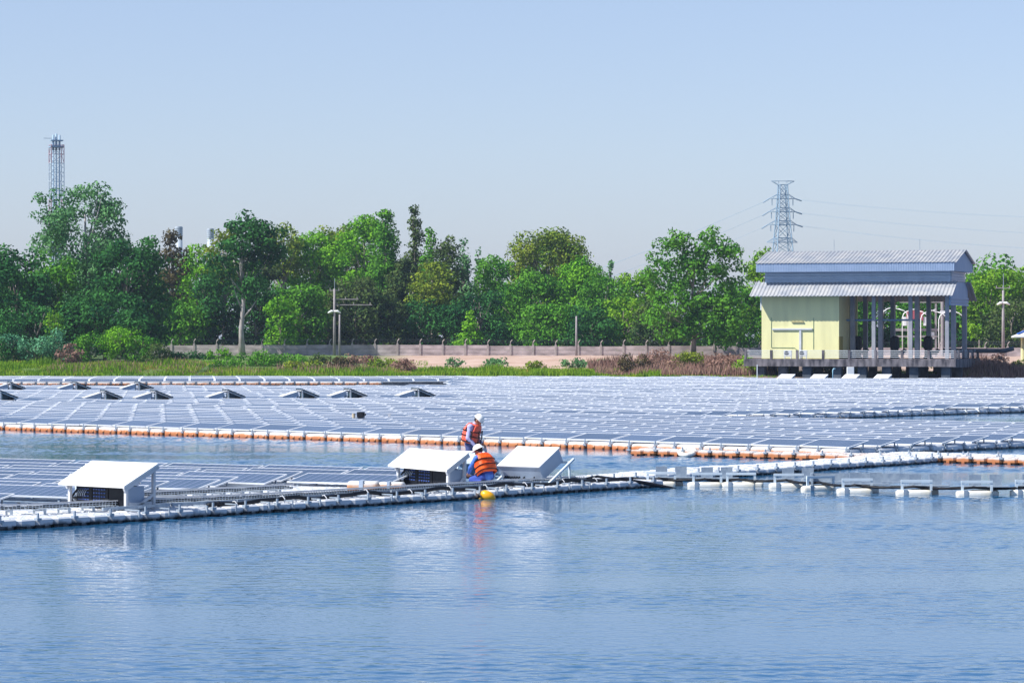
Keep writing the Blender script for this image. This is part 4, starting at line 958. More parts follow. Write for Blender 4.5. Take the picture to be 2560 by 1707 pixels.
# near walkway: 2.5 m wide with a wider landing by the sheds
ext = [(a, b) for a in range(-4, 32) for b in (5, 6)]+[(a, b) for a in range(19, 37) for b in range(7, 11)]
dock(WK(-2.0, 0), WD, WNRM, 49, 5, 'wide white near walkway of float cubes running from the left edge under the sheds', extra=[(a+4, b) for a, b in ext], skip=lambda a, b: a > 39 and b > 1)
B0 = Vector((2.03, 77.3, 0)); BD = Vector((0.592, 0.806, 0)).normalized()
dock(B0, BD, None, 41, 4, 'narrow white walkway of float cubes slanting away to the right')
c0 = P(1572, 1137.5, 0); c1 = P(2560, 1162, 0); CD = (c1-c0); CL = CD.length; CD.normalize()
dock(c0, CD, None, 34, 3, 'white cross pontoon with brown stained edge carrying the life ring', CUBEA)
cm = c0+CD*17.1
CN = Vector((-CD.y, CD.x, 0))
cb = c0+CD*8.2+CN*1.56
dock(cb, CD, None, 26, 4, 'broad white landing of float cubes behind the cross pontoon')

# cable trays
M_traywire = mat('tray wire', (0.50, 0.56, 0.62), 0.4, metal=0.2)
def tray(pts, label, w=0.3, h=0.10, step=0.085, leg=True):
    t = thing('cable_tray', pts[0], 0, label, 'cable tray'); pts = [p-pts[0] for p in pts]
    mr = MB(); mw = MB(); ml = MB(); cb_ = MB()
    for p, q in zip(pts, pts[1:]):
        d = (q-p); L = d.length; d.normalize(); n = Vector((-d.y, d.x, 0)).normalized()
        for side in (0, w):
            mr.bar(p+n*side, q+n*side, 0.05 if side else 0.04, 0.018); mw.bar(p+n*side-Vector((0, 0, h)), q+n*side-Vector((0, 0, h)), 0.012); mw.bar(p+n*side-Vector((0, 0, h*0.5)), q+n*side-Vector((0, 0, h*0.5)), 0.009)
        k = int(L/step)
        for i in range(k+1):
            a = p+d*(i*step); 
            for side in (0, w): mw.bar(a+n*side, a+n*side-Vector((0, 0, h)), 0.009)
            mw.bar(a-Vector((0, 0, h)), a+n*w-Vector((0, 0, h)), 0.009)
        for i in range(int(L/0.62)+1):
            a = p+d*(i*0.62+0.2)
            if leg and i*0.62+0.2 < L:
                ml = MB(); ml.bar(a-n*0.04-Vector((0, 0, h)), a-n*0.04-Vector((0, 0, h+0.17)), 0.05); ml.bar(a+n*(w+0.04)-Vector((0, 0, h)), a+n*(w+0.04)-Vector((0, 0, h+0.16)), 0.04); ml.bar(a-n*0.04-Vector((0, 0, h+0.03)), a+n*(w+0.04)-Vector((0, 0, h+0.03)), 0.03); ml.build('support', M_galv, t)
        for j in range(3):
            nn = 14; cp = []
            for i in range(nn+1):
                a = p+d*(L*i/nn)+n*(0.06+0.08*j+0.03*math.sin(i*1.7+j*2))-Vector((0, 0, h-0.02-0.03*abs(math.sin(i*0.9+j)))); cp.append(a)
            cb_.tube(cp, 0.018, 6)
    mr.build('rail', M_white, t); mw.build('wire_basket', M_traywire, t); cb_.build('cable', M_black, t, smooth=True)
    return t
trA = [WK(-2.4, 1.5, 0.36), WK(0.9, 1.85, 0.38), WK(2.1, 1.25, 0.38), WK(4.25, 1.0, 0.38), WK(8.5, 0.72, 0.36), WK(14, 0.62, 0.35), WK(19.8, 0.55, 0.34)]
tray(trA, 'long wire cable tray along the near walkway in front of the sheds')
tray([WK(-2.2, 3.0, 0.40), WK(1.2, 3.05, 0.40)], 'short wire cable tray left of the first shed')
tray([WK(4.9, 3.0, 0.40), WK(8, 3.0, 0.38), WK(11.8, 3.0, 0.37)], 'rear wire cable tray beside the small array', leg=True)
tray([WK(5.1, 2.6, 0.36), WK(6.9, 1.25, 0.34)], 'short slanting cable tray joining the two long trays')
# small steel beams on the deck edge
t = thing('deck_beam', WK(0, 0, 0), math.atan2(WD.y, WD.x), 'galvanised channel beams lying along the walkway edge under the tray', 'beam')
m = MB(); x = 3.2
while x < 19.5:
    L = random.uniform(1.4, 2.0); m.b2(x, x+L, 0.42+0.02*math.sin(x), 0.47+0.02*math.sin(x), 0.235, 0.30); m.b2(x+L*0.3, x+L*0.3+0.03, 0.0, 0.42, 0.215, 0.245); m.b2(x+L*0.75, x+L*0.75+0.03, -0.02, 0.42, 0.215, 0.245); m.b2(x+L*0.3, x+L*0.3+0.03, -0.04, -0.002, 0.09, 0.242); m.b2(x+L*0.75, x+L*0.75+0.03, -0.04, -0.022, 0.09, 0.242); x += L+0.06
m.build('channel', M_galv, t)
# heavy cable slung along the tray, dipping into the water
def heavy_cable():
    t = thing('heavy_cable', WK(6.0, 0.45, 0.2), 0, 'thick black cable clipped along the front of the near walkway', 'cable')
    o = t.location.copy(); pts = []; n = 90
    for i in range(n+1):
        a = 6.2+(20.6-6.2)*i/n; z = 0.25+0.030*math.sin(a*2.4)+0.014*math.sin(a*5.1); b = 0.30+0.05*math.sin(a*1.3)
        if i < 4: z -= 0.06*(4-i)/4
        pts.append(WK(a, b, z)-o)
    pts += [WK(21.0, 0.3, 0.24)-o, WK(21.5, -0.1, 0.13)-o, WK(22.0, -0.5, 0.0)-o, WK(22.3, -0.75, -0.1)-o]
    m = MB(); m.tube(pts, 0.046, 8); m.build('cable', M_black, t, smooth=True)
    for i in range(5, 88, 9):
        m = MB(); p = pts[i]; m.tube([p+WNRM*0.06+Vector((0, 0, 0.05)), p+Vector((0, 0, 0.062)), p-WNRM*0.068, p-WNRM*0.055-Vector((0, 0, 0.10))], 0.014, 5); m.build('clip', M_white, t)
    m = MB(); p0 = pts[2]; m.sph(p0, (0.07, 0.07, 0.06)); m.sph(p0-WD*0.12, (0.06, 0.06, 0.055)); m.build('joint', M_black, t, smooth=True)
    t = thing('heavy_cable', WK(19.5, 0.7, 0.2), 0, 'black cable bundle running from the walkway across the small cable floats', 'cable'); o = t.location.copy()
    way = [WK(19.6, 0.8, 0.28), WK(20.6, 0.75, 0.30)]+[P(px, py, 0)+Vector((0, 0.24, 0.185)) for px, py in ((1580, 1214), (1647, 1215), (1762, 1217), (1846, 1217.5), (1966, 1219.5), (2050, 1226), (2138, 1233), (2286, 1237), (2437, 1239), (2600, 1237))]
    m = MB()
    for j in range(4):
        pts = []
        for p, q in zip(way, way[1:]):
            for i in range(6):
                f = i/6; c = p.lerp(q, f); pts.append(c+Vector((0.02*math.sin(i+j), 0.07*j, -0.035*math.sin(math.pi*f)+0.012*math.sin(i*2+j*1.7)))-o)
        m.tube(pts, 0.03, 6)
    m.build('cable', M_black, t, smooth=True)
heavy_cable()
# small cable floats
def cable_float(px, py, label, rz=0.0, par=True, back=True):
    p = P(px, py, 0); t = thing('cable_float', p, rz, label, 'cable float', 'small cable floats right of the walkway')
    m = MB(); capsule(m, 0.86, 0.24, 0.22, -0.10, M=Matrix.Translation((-0.43, 0, 0))); m.build('float', bpy.data.materials['float plastic yellowed'], t, smooth=True)
    m = MB(); m.b2(-0.16-0.1, -0.16, -0.008, 0.248, -0.105, 0.127); m.build('band', M_galv, t)
    m = MB(); capsule(m, 0.7, 0.24, 0.22, -0.10, M=Matrix.Translation((-0.05, 0.42, 0))); m.build('rear_float', bpy.data.materials['float plastic yellowed'], t, smooth=True)
    m = MB()
    for x in (-0.28, 0.42): m.b2(x-0.03, x+0.03, 0.10, 0.14, 0.10, 0.30)
    m.b2(-0.31, 0.45, 0.09, 0.15, 0.30, 0.36); m.build('goal_frame', M_galvl, t)
    if back:
        m = MB(); m.b2(-0.05, 0.25, 0.62, 0.66, 0.2, 0.48); m.b2(0.45, 0.75, 0.62, 0.66, 0.2, 0.48); m.b2(-0.2, 0.9, 0.3, 0.7, 0.19, 0.215); m.build('side_plate', M_galv, t)
M_galvl = mat('pale blue steel', (0.60, 0.68, 0.74), 0.45, (0.52, 0.60, 0.66), 4)
mat('float plastic yellowed', (0.80, 0.79, 0.74), 0.5, (0.66, 0.62, 0.52), 5)
for px, py, lab, rz, bk in ((1647, 1215, 'first cable float beside the end of the near walkway', 0, True), (1762, 1217, 'second cable float from the walkway end', 0, True), (1846, 1217, 'third cable float, close against the second', -0.05, False),
        (1966, 1219.5, 'fourth cable float with two small rear plates', 0, True), (2050, 1226, 'turned cable float joined behind the next one', 0.35, False), (2138, 1233, 'middle cable float sitting lowest in the bundle', 0.03, True),
        (2286, 1237, 'cable float with twin upright plates second from the right', 0, True), (2437, 1239, 'rightmost whole cable float with twin upright plates', 0, True), (2572, 1237, 'cable float cut off by the right edge of the photo', 0, True)):
    cable_float(px, py, lab, rz, back=bk)
t = thing('trough', P(2075, 1206, 0.2), R(-3), 'long pale blue cable trough lying across the cable floats', 'trough')
m = MB(); m.b2(-0.4, 2.0, 0.7, 0.73, -0.02, 0.2); m.b2(-0.4, 2.0, 0.45, 0.7, -0.03, 0.0); m.b2(-0.45, -0.4, 0.3, 0.73, -0.1, 0.22); m.build('channel', M_galv, t)

# ------------------------------------------------------------------ sheds and cabinets
M_bolt = M_galv
def make_shed(loc, rz, label, group, w=1.9, d=0.92, zf=0.56, zr=1.0, roll=0.0, dark=False):
    t = thing('inverter_shed', loc, rz, label, 'shed', group); t.rotation_euler = (0, roll, rz)
    ov = 0.13
    def zr_(y): return zf+(zr-zf)*(y/d)
    y0, y1 = -0.12, d+0.02; x0, x1 = -0.25, w-0.12
    m = MB(); th = 0.045
    m.add([(x0, y0, zr_(y0)), (x1, y0, zr_(y0)), (x1, y1, zr_(y1)), (x0, y1, zr_(y1)), (x0, y0, zr_(y0)+th), (x1, y0, zr_(y0)+th), (x1, y1, zr_(y1)+th), (x0, y1, zr_(y1)+th)],
          [(3, 2, 1, 0), (4, 5, 6, 7), (0, 1, 5, 4), (1, 2, 6, 5), (2, 3, 7, 6), (3, 0, 4, 7)])
    m.build('roof', M_teal if dark else M_roofw, t)
    if dark:
        m = MB(); m.b2(0.12, w-0.4, 0.1, d*0.55, 0.0, zf+0.1); m.b2(0.13, w-0.41, d*0.55, d-0.14, 0.0, zr-0.2); m.build('dark_filler', M_teal, t)  # dark filler block added so the space under the roof reads dark
    m = MB(); xs = (0.0, w-0.2)
    m.bar((xs[0]-0.1, 0.0, zr_(0)-0.035), (x1-0.02, 0.0, zr_(0)-0.035), 0.05, 0.06); m.bar((xs[0]-0.1, d-0.04, zr_(d-0.04)-0.035), (x1-0.02, d-0.04, zr_(d-0.04)-0.035), 0.05, 0.06)
    for x in (xs[0], x1-0.03): m.bar((x, y0+0.02, zr_(y0)-0.04), (x, y1+0.03, zr_(y1)-0.035), 0.05, 0.075)
    m.bar((xs[1], 0.06, 0.12), (xs[1], d-0.1, 0.12), 0.05); m.bar((xs[0], 0.06, 0.12), (xs[0], d-0.1, 0.12), 0.05)
    m.bar((xs[1], 0.30, 0.06), (xs[1], d-0.05, 0.30), 0.05); m.build('frame', M_white, t)
    for x in xs:
        for y in (0.0, d-0.04):
            m = MB(); m.b2(x-0.035, x+0.035, y-0.03, y+0.03, 0, zr_(y)-0.02); m.build('leg', M_white, t)
    # three string inverters hanging under the roof
    for k, (xa, xb) in enumerate(((0.08, 0.60), (0.615, 1.13), (1.145, 1.70))):
        m = MB(); m.b2(xa, xb, 0.10, 0.42, 0.02, zf-0.03); m.build('inverter', M_inv, t, bevel=0.015)
        m = MB()
        for i in range(5):
            for j in range(4):
                if k == 2 or (k == 0 and i < 3): continue
                m.box((xa+0.07+i*0.085, 0.09, 0.17+j*0.075), (0.03, 0.02, 0.022))
        for j in range(4):
            if m.v: m.b2(xa+0.06, xa+0.42, 0.0955, 0.099, 0.168+j*0.075, 0.172+j*0.075)
        if m.v: m.b2(xa+0.235, xa+0.239, 0.0945, 0.0985, 0.16, 0.41); m.build('connector', M_blue, t)
    m = MB()
    for i in range(5): 
        xx = 0.2+i*0.06; m.tube([(xx, 0.09, zf-0.14), (xx-0.04, 0.06, 0.29), (xx-0.05, 0.07, 0.24)], 0.006, 5)
    m.build('cable', M_traywire, t, smooth=True)
    m = MB()
    m.tube([(0.10, 0.12, 0.38), (-0.02, 0.05, 0.2), (0.12, 0.02, 0.03)], 0.022, 6)
    for i in range(6): m.tube([(0.7+i*0.14, 0.12, 0.2), (0.72+i*0.14, 0.05, 0.08), (0.85+i*0.12, 0.0, 0.02)], 0.014, 5)
    m.build('black_cable', M_black, t, smooth=True)
    m = MB(); m.b2(1.72, 1.76, 0.12, 0.55, 0.05, zf-0.04); m.build('end_panel', M_grey, t)
    return t
def make_cabinet(loc, rz, label, group, w=1.22, d=0.80, rise=0.44, th=0.36, base=0.12, frame=True):
    t = thing('combiner_cabinet', loc, rz, label, 'cabinet', group)
    sl = math.atan2(rise, d); nrm = Vector((0, -math.sin(sl), math.cos(sl))); dv = Vector((0, d, rise)); b0 = Vector((0, 0.10, base))
    A = [b0, b0+Vector((w, 0, 0)), b0+Vector((w, 0, 0))+dv, b0+dv]; B = [p+nrm*th for p in A]
    m = MB(); m.add(A+B, [(3, 2, 1, 0), (4, 5, 6, 7), (0, 1, 5, 4), (1, 2, 6, 5), (2, 3, 7, 6), (3, 0, 4, 7)]); m.build('casing', M_grey, t, bevel=0.008)
    e = 0.02; dn = dv.normalized(); Bl = [B[0]-dn*e-Vector((e, 0, 0)), B[1]-dn*e+Vector((e, 0, 0)), B[2]+dn*e+Vector((e, 0, 0)), B[3]+dn*e-Vector((e, 0, 0))]; T0 = [p+nrm*0.004 for p in Bl]; T1 = [p+nrm*0.03 for p in Bl]
    m = MB(); m.add(T0+T1, [(3, 2, 1, 0), (4, 5, 6, 7), (0, 1, 5, 4), (1, 2, 6, 5), (2, 3, 7, 6), (3, 0, 4, 7)]); m.build('lid', M_roofw, t)
    for x in (0.10, 0.15, 0.20, 0.26, 0.32, 0.38, 0.44, 0.56, 0.80):
        m = MB(); p = b0+Vector((x*w/1.0, 0, 0))+nrm*(0.07); m.tube([p, p-dn*0.05], 0.022, 8); m.tube([p-dn*0.04, p-dn*0.09], 0.012, 6); m.build('cable_gland', M_inv, t)
    if frame:
        m = MB()
        for x in (-0.06, w+0.28):
            m.bar((x, -0.12, base-0.10), (x, d+0.16, base+rise+0.06), 0.055, 0.05); m.bar((x, d-0.02, 0), (x, d-0.02, base+rise-0.03), 0.045); m.bar((x, d-0.28, 0.0), (x, d-0.45, base+0.2), 0.045)
        m.bar((-0.06, d+0.08, base+rise-0.02), (w+0.28, d+0.08, base+rise-0.02), 0.05); m.bar((-0.06, 0.0, base-0.06), (w+0.28, 0.0, base-0.06), 0.05)
        m.build('stand', M_galvl, t)
    return t
# near sheds
M_teal = mat('dark teal sheet', (0.012, 0.04, 0.06), 0.5)
D1 = 64.4; fl = PD(175, 1256, D1)
make_shed(PX(175, 64.6, 0.2), -R(42.5), 'white roofed inverter shed nearest the left edge on the walkway', 'white inverter sheds on the near walkway', w=2.03, d=0.79, zf=0.52, zr=0.90)
make_shed(PX(995, 73.8, 0.2), -R(47), 'white roofed inverter shed beside the two workers', 'white inverter sheds on the near walkway', w=2.02, d=0.56, zf=0.52, zr=0.84, roll=R(1.5))
c3 = PX(1250, 75.2, 0.2)
make_cabinet(c3, -R(38), 'big white slanted cabinet right of the two workers', 'slanted cabinets on the near walkway', w=1.28, base=0.10)
make_cabinet(PX(345, 66.9, 0.2), R(142), 'grey slanted cabinet behind the left shed', 'slanted cabinets on the near walkway', w=0.95, d=0.7, rise=0.4, th=0.30, frame=True)
make_cabinet(PX(1252, 76.6, 0.2), R(142), 'grey slanted cabinet hidden behind the kneeling worker', 'slanted cabinets on the near walkway', w=0.9, d=0.7, rise=0.36, th=0.26, frame=True)
t = thing('cabinet_door', PX(1210, 77.6, 0.2), R(-30), 'tall pale grey board leaning behind the workers', 'board')
m = MB(); m.box((0.06, 0, 0.42), (0.17, 0.03, 0.84), 0, Matrix.Rotation(R(-13), 3, 'Y')); m.build('board', M_grey, t)
# far sheds: seen from the high dark side
sh0 = make_shed((0, 0, 0), 0, 'dark fronted shed', 'dark fronted sheds among the far panels', w=1.5, d=0.85, zf=0.34, zr=0.68, dark=True)
cab0 = make_cabinet((0, 0, 0), 0, 'white cabinet', 'white cabinets left of the dark fronted sheds', w=1.0, d=0.85, rise=0.26, th=0.22, base=0.08, frame=False)
names = ['upper row far left', 'upper row second from the left', 'upper row rightmost', 'lower row cut by the left edge', 'lower row first whole one', 'lower row second whole one', 'lower row third, standing alone', 'lower row fourth, left of a close neighbour', 'lower row fifth', 'lower row rightmost']
for i, ((px, py), nm) in enumerate(zip(SHEDS_FAR, names)):
    s = FPX/P(px, py, 0.2).y; q = P(px, py, 0.22)
    loc = q+Vector((0.75, 0, 0)); lab = 'dark open fronted inverter shed among far panels, '+nm; o = sh0
    if i == 0: sh0.location = loc; sh0.rotation_euler = (0, 0, R(107)); sh0['label'] = lab
    else: dup(sh0, loc, R(107), lab)
    loc2 = q+Vector((-1.45, 0.7, 0)); lab2 = 'white slanted cabinet left of the far shed, '+nm
    if i == 0: cab0.location = loc2; cab0.rotation_euler = (0, 0, R(-72)); cab0['label'] = lab2
    else: dup(cab0, loc2, R(-72), lab2)
for px, nm in ((1950, 'leftmost'), (2032, 'second from the left'), (2111, 'in front of the white tank'), (2191, 'rightmost')):
    if nm == 'leftmost': tiny = make_shed(PX(px, 258, 0.12), -R(35), 'tiny pale roofed shed below the pump house platform, leftmost', 'tiny sheds below the pump house platform', w=1.25, d=0.62, zf=0.22, zr=0.5)
    else: dup(tiny, PX(px, 257, 0.12), -R(35), 'tiny pale roofed shed below the pump house platform, '+nm, 'tiny sheds below the pump house platform')
# small devices on the panels
t = thing('junction_box', P(893, 1043, 0.5), R(-20), 'small dark box with a tan pot among the middle panels', 'junction box')
m = MB(); m.b2(-0.02, 0.24, 0, 0.25, 0, 0.22); m.b2(0.26, 0.34, 0.05, 0.15, 0.08, 0.16); m.build('box', M_inv, t, bevel=0.01); m = MB(); m.tube([(-0.16, 0, -0.02), (-0.16, 0, 0.16)], 0.07, 10); m.build('pot', mat('tan pot', (0.50, 0.42, 0.30), 0.7), t)
t = thing('junction_box', P(973, 1043, 0.5), 0, 'tiny white T shaped fitting among the middle panels', 'junction box')
m = MB(); m.b2(-0.05, 0.05, 0, 0.1, 0, 0.12); m.b2(-0.1, 0.1, 0, 0.08, 0.123, 0.16); m.build('fitting', M_white, t)
# floats raft
t = thing('stained_float', P(866, 1236, 0.12), R(-12), 'brown stained white float lying on the near walkway', 'float')
m = MB(); capsule(m, 0.75, 0.35, 0.28, 0.04); m.build('float', algae_shade_mat('white float with brown stain', (0.36, 0.15, 0.06), 0.14, 0.40), t, smooth=True)
t2 = MB(); capsule(t2, 0.62, 0.3, 0.26, 0.04, M=Matrix.Translation((0.72, 0.1, 0.0))); t2.build('rear_float', bpy.data.materials['white float with brown stain'], t, smooth=True)
m = MB(); m.b2(0.3, 0.4, -0.012, 0.365, 0.03, 0.333); m.b2(0.95, 1.02, 0.085, 0.42, 0.03, 0.313); m.build('strap', M_grey, t)
# life ring and buoy
t = thing('life_ring', P(1722, 1139, 0.02), 0, 'white life ring leaning on the cross pontoon', 'life ring')
mb = MB(); pts = []; N1, N2 = 28, 10; Rr, rr = 0.24, 0.08
Mr = Matrix.Rotation(R(-20), 3, 'Z') @ Matrix.Rotation(R(20), 3, 'X')
v = [Mr @ Vector(((Rr+rr*math.cos(b))*math.cos(a), (Rr+rr*math.cos(b))*math.sin(a), rr*math.sin(b)))+Vector((-0.05, -0.12, 0.12)) for a in [2*math.pi*i/N1 for i in range(N1)] for b in [2*math.pi*j/N2 for j in range(N2)]]
mb.add(v, [(i*N2+j, ((i+1) % N1)*N2+j, ((i+1) % N1)*N2+(j+1) % N2, i*N2+(j+1) % N2) for i in range(N1) for j in range(N2)]); mb.build('ring', mat('cream plastic', (0.80, 0.78, 0.70), 0.5), t, smooth=True)
mb = MB()
for k in (2, 9, 16, 23):
    a = 2*math.pi*k/N1; v = [Mr @ Vector(((Rr+(rr+0.006)*math.cos(b))*math.cos(a+s_), (Rr+(rr+0.006)*math.cos(b))*math.sin(a+s_), (rr+0.006)*math.sin(b)))+Vector((-0.05, -0.12, 0.12)) for s_ in (-0.12, 0.12) for b in [2*math.pi*j/N2 for j in range(N2)]]
    mb.add(v, [(j, N2+j, N2+(j+1) % N2, (j+1) % N2) for j in range(N2)])
mb.build('band', mat('faded magenta band', (0.35, 0.08, 0.2), 0.6) if False else mat('grey band', (0.62, 0.60, 0.58), 0.6), t, smooth=True)
t = thing('buoy', P(1218, 1247, 0), 0, 'yellow buoy floating against the front of the near walkway', 'buoy')
M_by = mat('yellow plastic', (0.88, 0.42, 0.01), 0.35)
m = MB(); Mq = Matrix.Rotation(R(28), 3, 'Y'); m.sph((0.02, 0, 0.07), (0.19, 0.13, 0.12), 20, 12, M=Mq); m.build('body', M_by, t, smooth=True)
m = MB(); m.tube([(-0.2, 0, -0.02), (-0.1, 0, 0.04)], 0.035, 8); m.build('eyelet', mat('dark yellow plastic', (0.55, 0.33, 0.03), 0.5), t)

# ------------------------------------------------------------------ people
def tcaps(mb, a, b, ra, rb, n=12, flat=1.0, up=None):
    a, b = Vector(a), Vector(b); d = b-a
    if d.length < 1e-5: d = Vector((0, 0, 1e-3))
    Mx = d.to_track_quat('Z', 'Y').to_matrix(); L = d.length; rings = []
    for k in range(5): an = -math.pi/2+math.pi/2*k/4; rings.append((max(ra*math.cos(an), 1e-4), ra*math.sin(an)))
    for k in range(5): an = math.pi/2*k/4; rings.append((max(rb*math.cos(an), 1e-4), L+rb*math.sin(an)))
    vs = [a+Mx @ Vector((r*math.cos(2*math.pi*j/n), r*math.sin(2*math.pi*j/n), z)) for r, z in rings for j in range(n)]
    fs = [(i*n+j, i*n+(j+1) % n, (i+1)*n+(j+1) % n, (i+1)*n+j) for i in range(9) for j in range(n)]+[tuple(range(n))[::-1], tuple(9*n+j for j in range(n))]
    mb.add(vs, fs)
def fuse(mb, name, m, parent, voxel, smooth_it=4):
    o = mb.build(name, m); md = o.modifiers.new('r', 'REMESH'); md.mode = 'VOXEL'; md.voxel_size = voxel; md.use_smooth_shade = True
    sm = o.modifiers.new('s', 'SMOOTH'); sm.factor = 0.5; sm.iterations = smooth_it
    dg = bpy.context.evaluated_depsgraph_get(); me = bpy.data.meshes.new_from_object(o.evaluated_get(dg)); me.name = name
    bpy.data.objects.remove(o); o2 = bpy.data.objects.new(name, me); C.objects.link(o2); o2.parent = parent
    if not me.materials: me.materials.append(m)
    me.polygons.foreach_set('use_smooth', [True]*len(me.polygons)); return o2
M_skin = mat('tanned skin', (0.42, 0.20, 0.12), 0.55, (0.36, 0.16, 0.10), 8)
def person(loc, rz, J, label, shirt, vest_cols, trouser, head_pitch, head_yaw=0.0, back_vest=False, hair=True):
    t = thing('person', loc, rz, label, 'person')
    Mh = Matrix.Rotation(head_yaw, 3, 'Z') @ Matrix.Rotation(head_pitch, 3, 'Y'); hc = Vector(J['head'])
    b = MB()
    tcaps(b, J['pelvis'], J['spine'], 0.13, 0.12); tcaps(b, J['spine'], J['chest'], 0.12, 0.13); tcaps(b, J['chest'], J['neck'], 0.12, 0.06); tcaps(b, J['neck'], hc, 0.055, 0.06)
    b.sph(hc+Mh @ Vector((0, 0, 0.02)), (0.098, 0.076, 0.115), 16, 12, M=Mh); b.sph(hc+Mh @ Vector((0.035, 0, -0.055)), (0.062, 0.055, 0.06), 12, 8, M=Mh)
    tcaps(b, hc+Mh @ Vector((0.095, 0, 0.005)), hc+Mh @ Vector((0.115, 0, -0.03)), 0.011, 0.016, 8)
    tcaps(b, hc+Mh @ Vector((0.082, -0.018, -0.068)), hc+Mh @ Vector((0.082, 0.018, -0.068)), 0.012, 0.012, 8)
    for s in (-1, 1): b.sph(hc+Mh @ Vector((-0.005, s*0.078, -0.005)), (0.024, 0.012, 0.034), 8, 6, M=Mh); b.sph(hc+Mh @ Vector((0.083, s*0.03, 0.022)), 0.014, 8, 6)
    for s in ('l', 'r'):
        sg = 1 if s == 'l' else -1
        tcaps(b, J['chest'], J['sh'+s], 0.10, 0.07); tcaps(b, J['sh'+s], J['el'+s], 0.055, 0.042); tcaps(b, J['el'+s], J['wr'+s], 0.042, 0.028)
        wr = Vector(J['wr'+s]); d = (wr-Vector(J['el'+s])).normalized(); sd_ = d.cross(Vector((0, 0, 1)))
        sd_ = sd_.normalized() if sd_.length > 0.1 else Vector((0, 1, 0)); nn = sd_.cross(d)
        tcaps(b, wr+d*0.02-sd_*0.018, wr+d*0.085-sd_*0.024, 0.021, 0.018, 8); tcaps(b, wr+d*0.02+sd_*0.018, wr+d*0.085+sd_*0.024, 0.021, 0.018, 8)
        for k in range(4):
            o_ = (k-1.5)*0.021; Ls = (0.03, 0.036, 0.034, 0.026)[k]; p0 = wr+d*0.09+sd_*o_; p1 = p0+d*Ls-nn*0.008; p2 = p1+d*Ls*0.6-nn*0.022; tcaps(b, p0, p1, 0.0095, 0.009, 8); tcaps(b, p1, p2, 0.009, 0.0075, 8)
        q0 = wr+d*0.035-sd_*sg*0.03; q1 = q0+d*0.03-sd_*sg*0.025-nn*0.01; tcaps(b, q0, q1, 0.013, 0.011, 8); tcaps(b, q1, q1+d*0.028-nn*0.01, 0.011, 0.009, 8)
        tcaps(b, J['hip'+s], J['kn'+s], 0.082, 0.055); tcaps(b, J['kn'+s], J['an'+s], 0.052, 0.036); tcaps(b, J['an'+s], J['to'+s], 0.038, 0.03)
    fuse(b, 'body', M_skin, t, 0.008, 2)
    sh = MB(); tcaps(sh, J['pelvis'], J['spine'], 0.155, 0.145); tcaps(sh, J['spine'], J['chest'], 0.145, 0.15); tcaps(sh, J['chest'], J['neck'], 0.13, 0.07)
    for s in ('l', 'r'):
        tcaps(sh, J['chest'], J['sh'+s], 0.12, 0.085); tcaps(sh, J['sh'+s], J['el'+s], 0.078, 0.06)
        tcaps(sh, J['el'+s], Vector(J['el'+s]).lerp(Vector(J['wr'+s]), 0.9), 0.062, 0.043)
        for k in range(4):    # sleeve folds
            p = Vector(J['sh'+s]).lerp(Vector(J['el'+s]), 0.25+0.2*k); sh.sph(p+Vector((0.01*(-1)**k, 0, 0)), (0.08-0.004*k, 0.078-0.004*k, 0.02), 12, 6, M=Matrix.Rotation(R(25*(-1)**k), 3, 'Y'))
    fuse(sh, 'shirt', shirt, t, 0.013, 3)
    tr = MB(); tcaps(tr, J['pelvis'], Vector(J['pelvis'])+Vector((0, 0, 0.04)), 0.15, 0.15)
    for s in ('l', 'r'):
        tcaps(tr, J['pelvis'], J['hip'+s], 0.12, 0.11); tcaps(tr, J['hip'+s], J['kn'+s], 0.105, 0.078); tcaps(tr, J['kn'+s], Vector(J['kn'+s]).lerp(Vector(J['an'+s]), 0.92), 0.078, 0.065)
    fuse(tr, 'trousers', trouser, t, 0.014, 3)
    bo = MB()
    for s in ('l', 'r'): tcaps(bo, Vector(J['an'+s])+Vector((0, 0, 0.0)), J['to'+s], 0.052, 0.042)
    fuse(bo, 'boots', M_black, t, 0.012, 2)
    # vest: padded shell around the torso, open at the arms
    pe, sp, chh, nk_ = (Vector(J[k]) for k in ('pelvis', 'spine', 'chest', 'neck'))
    ax = (nk_-pe).normalized(); lat = Vector((0, 1, 0)); fw = lat.cross(ax).normalized()
    secs = [(pe.lerp(sp, 0.15), 0.235, 0.16), (sp, 0.235, 0.165), (sp.lerp(chh, 0.5), 0.235, 0.165), (chh, 0.23, 0.165), (chh.lerp(nk_, 0.45), 0.222, 0.15), (chh.lerp(nk_, 0.8), 0.18, 0.125), (chh.lerp(nk_, 0.9), 0.10, 0.105)]
    n = 28; v = []
    for i, (c, rw, rd) in enumerate(secs):
        for j in range(n):
            a = 2*math.pi*j/n; ca, sa = math.cos(a), math.sin(a); e = 0.62
            puff = 0.012*(1 if i % 2 else -0.3)
            v.append(c+fw*math.copysign(abs(ca)**e, ca)*(rd+puff)+lat*math.copysign(abs(sa)**e, sa)*(rw*0.95+puff))
    fs = []
    for i in range(len(secs)-1):
        for j in range(n):
            a = (2*math.pi*(j+0.5)/n) % math.pi
            if i in (3, 4) and abs(a-math.pi/2) < 0.36: continue     # arm openings
            fs.append((i*n+j, i*n+(j+1) % n, (i+1)*n+(j+1) % n, (i+1)*n+j))
    m = MB(); m.add(v, fs); o = m.build('life_vest', vest_cols, t, smooth=True); md = o.modifiers.new('s', 'SOLIDIFY'); md.thickness = 0.035; md.offset = 1; sb = o.modifiers.new('b', 'SUBSURF'); sb.levels = 2; sb.render_levels = 2
    # straps
    m = MB()
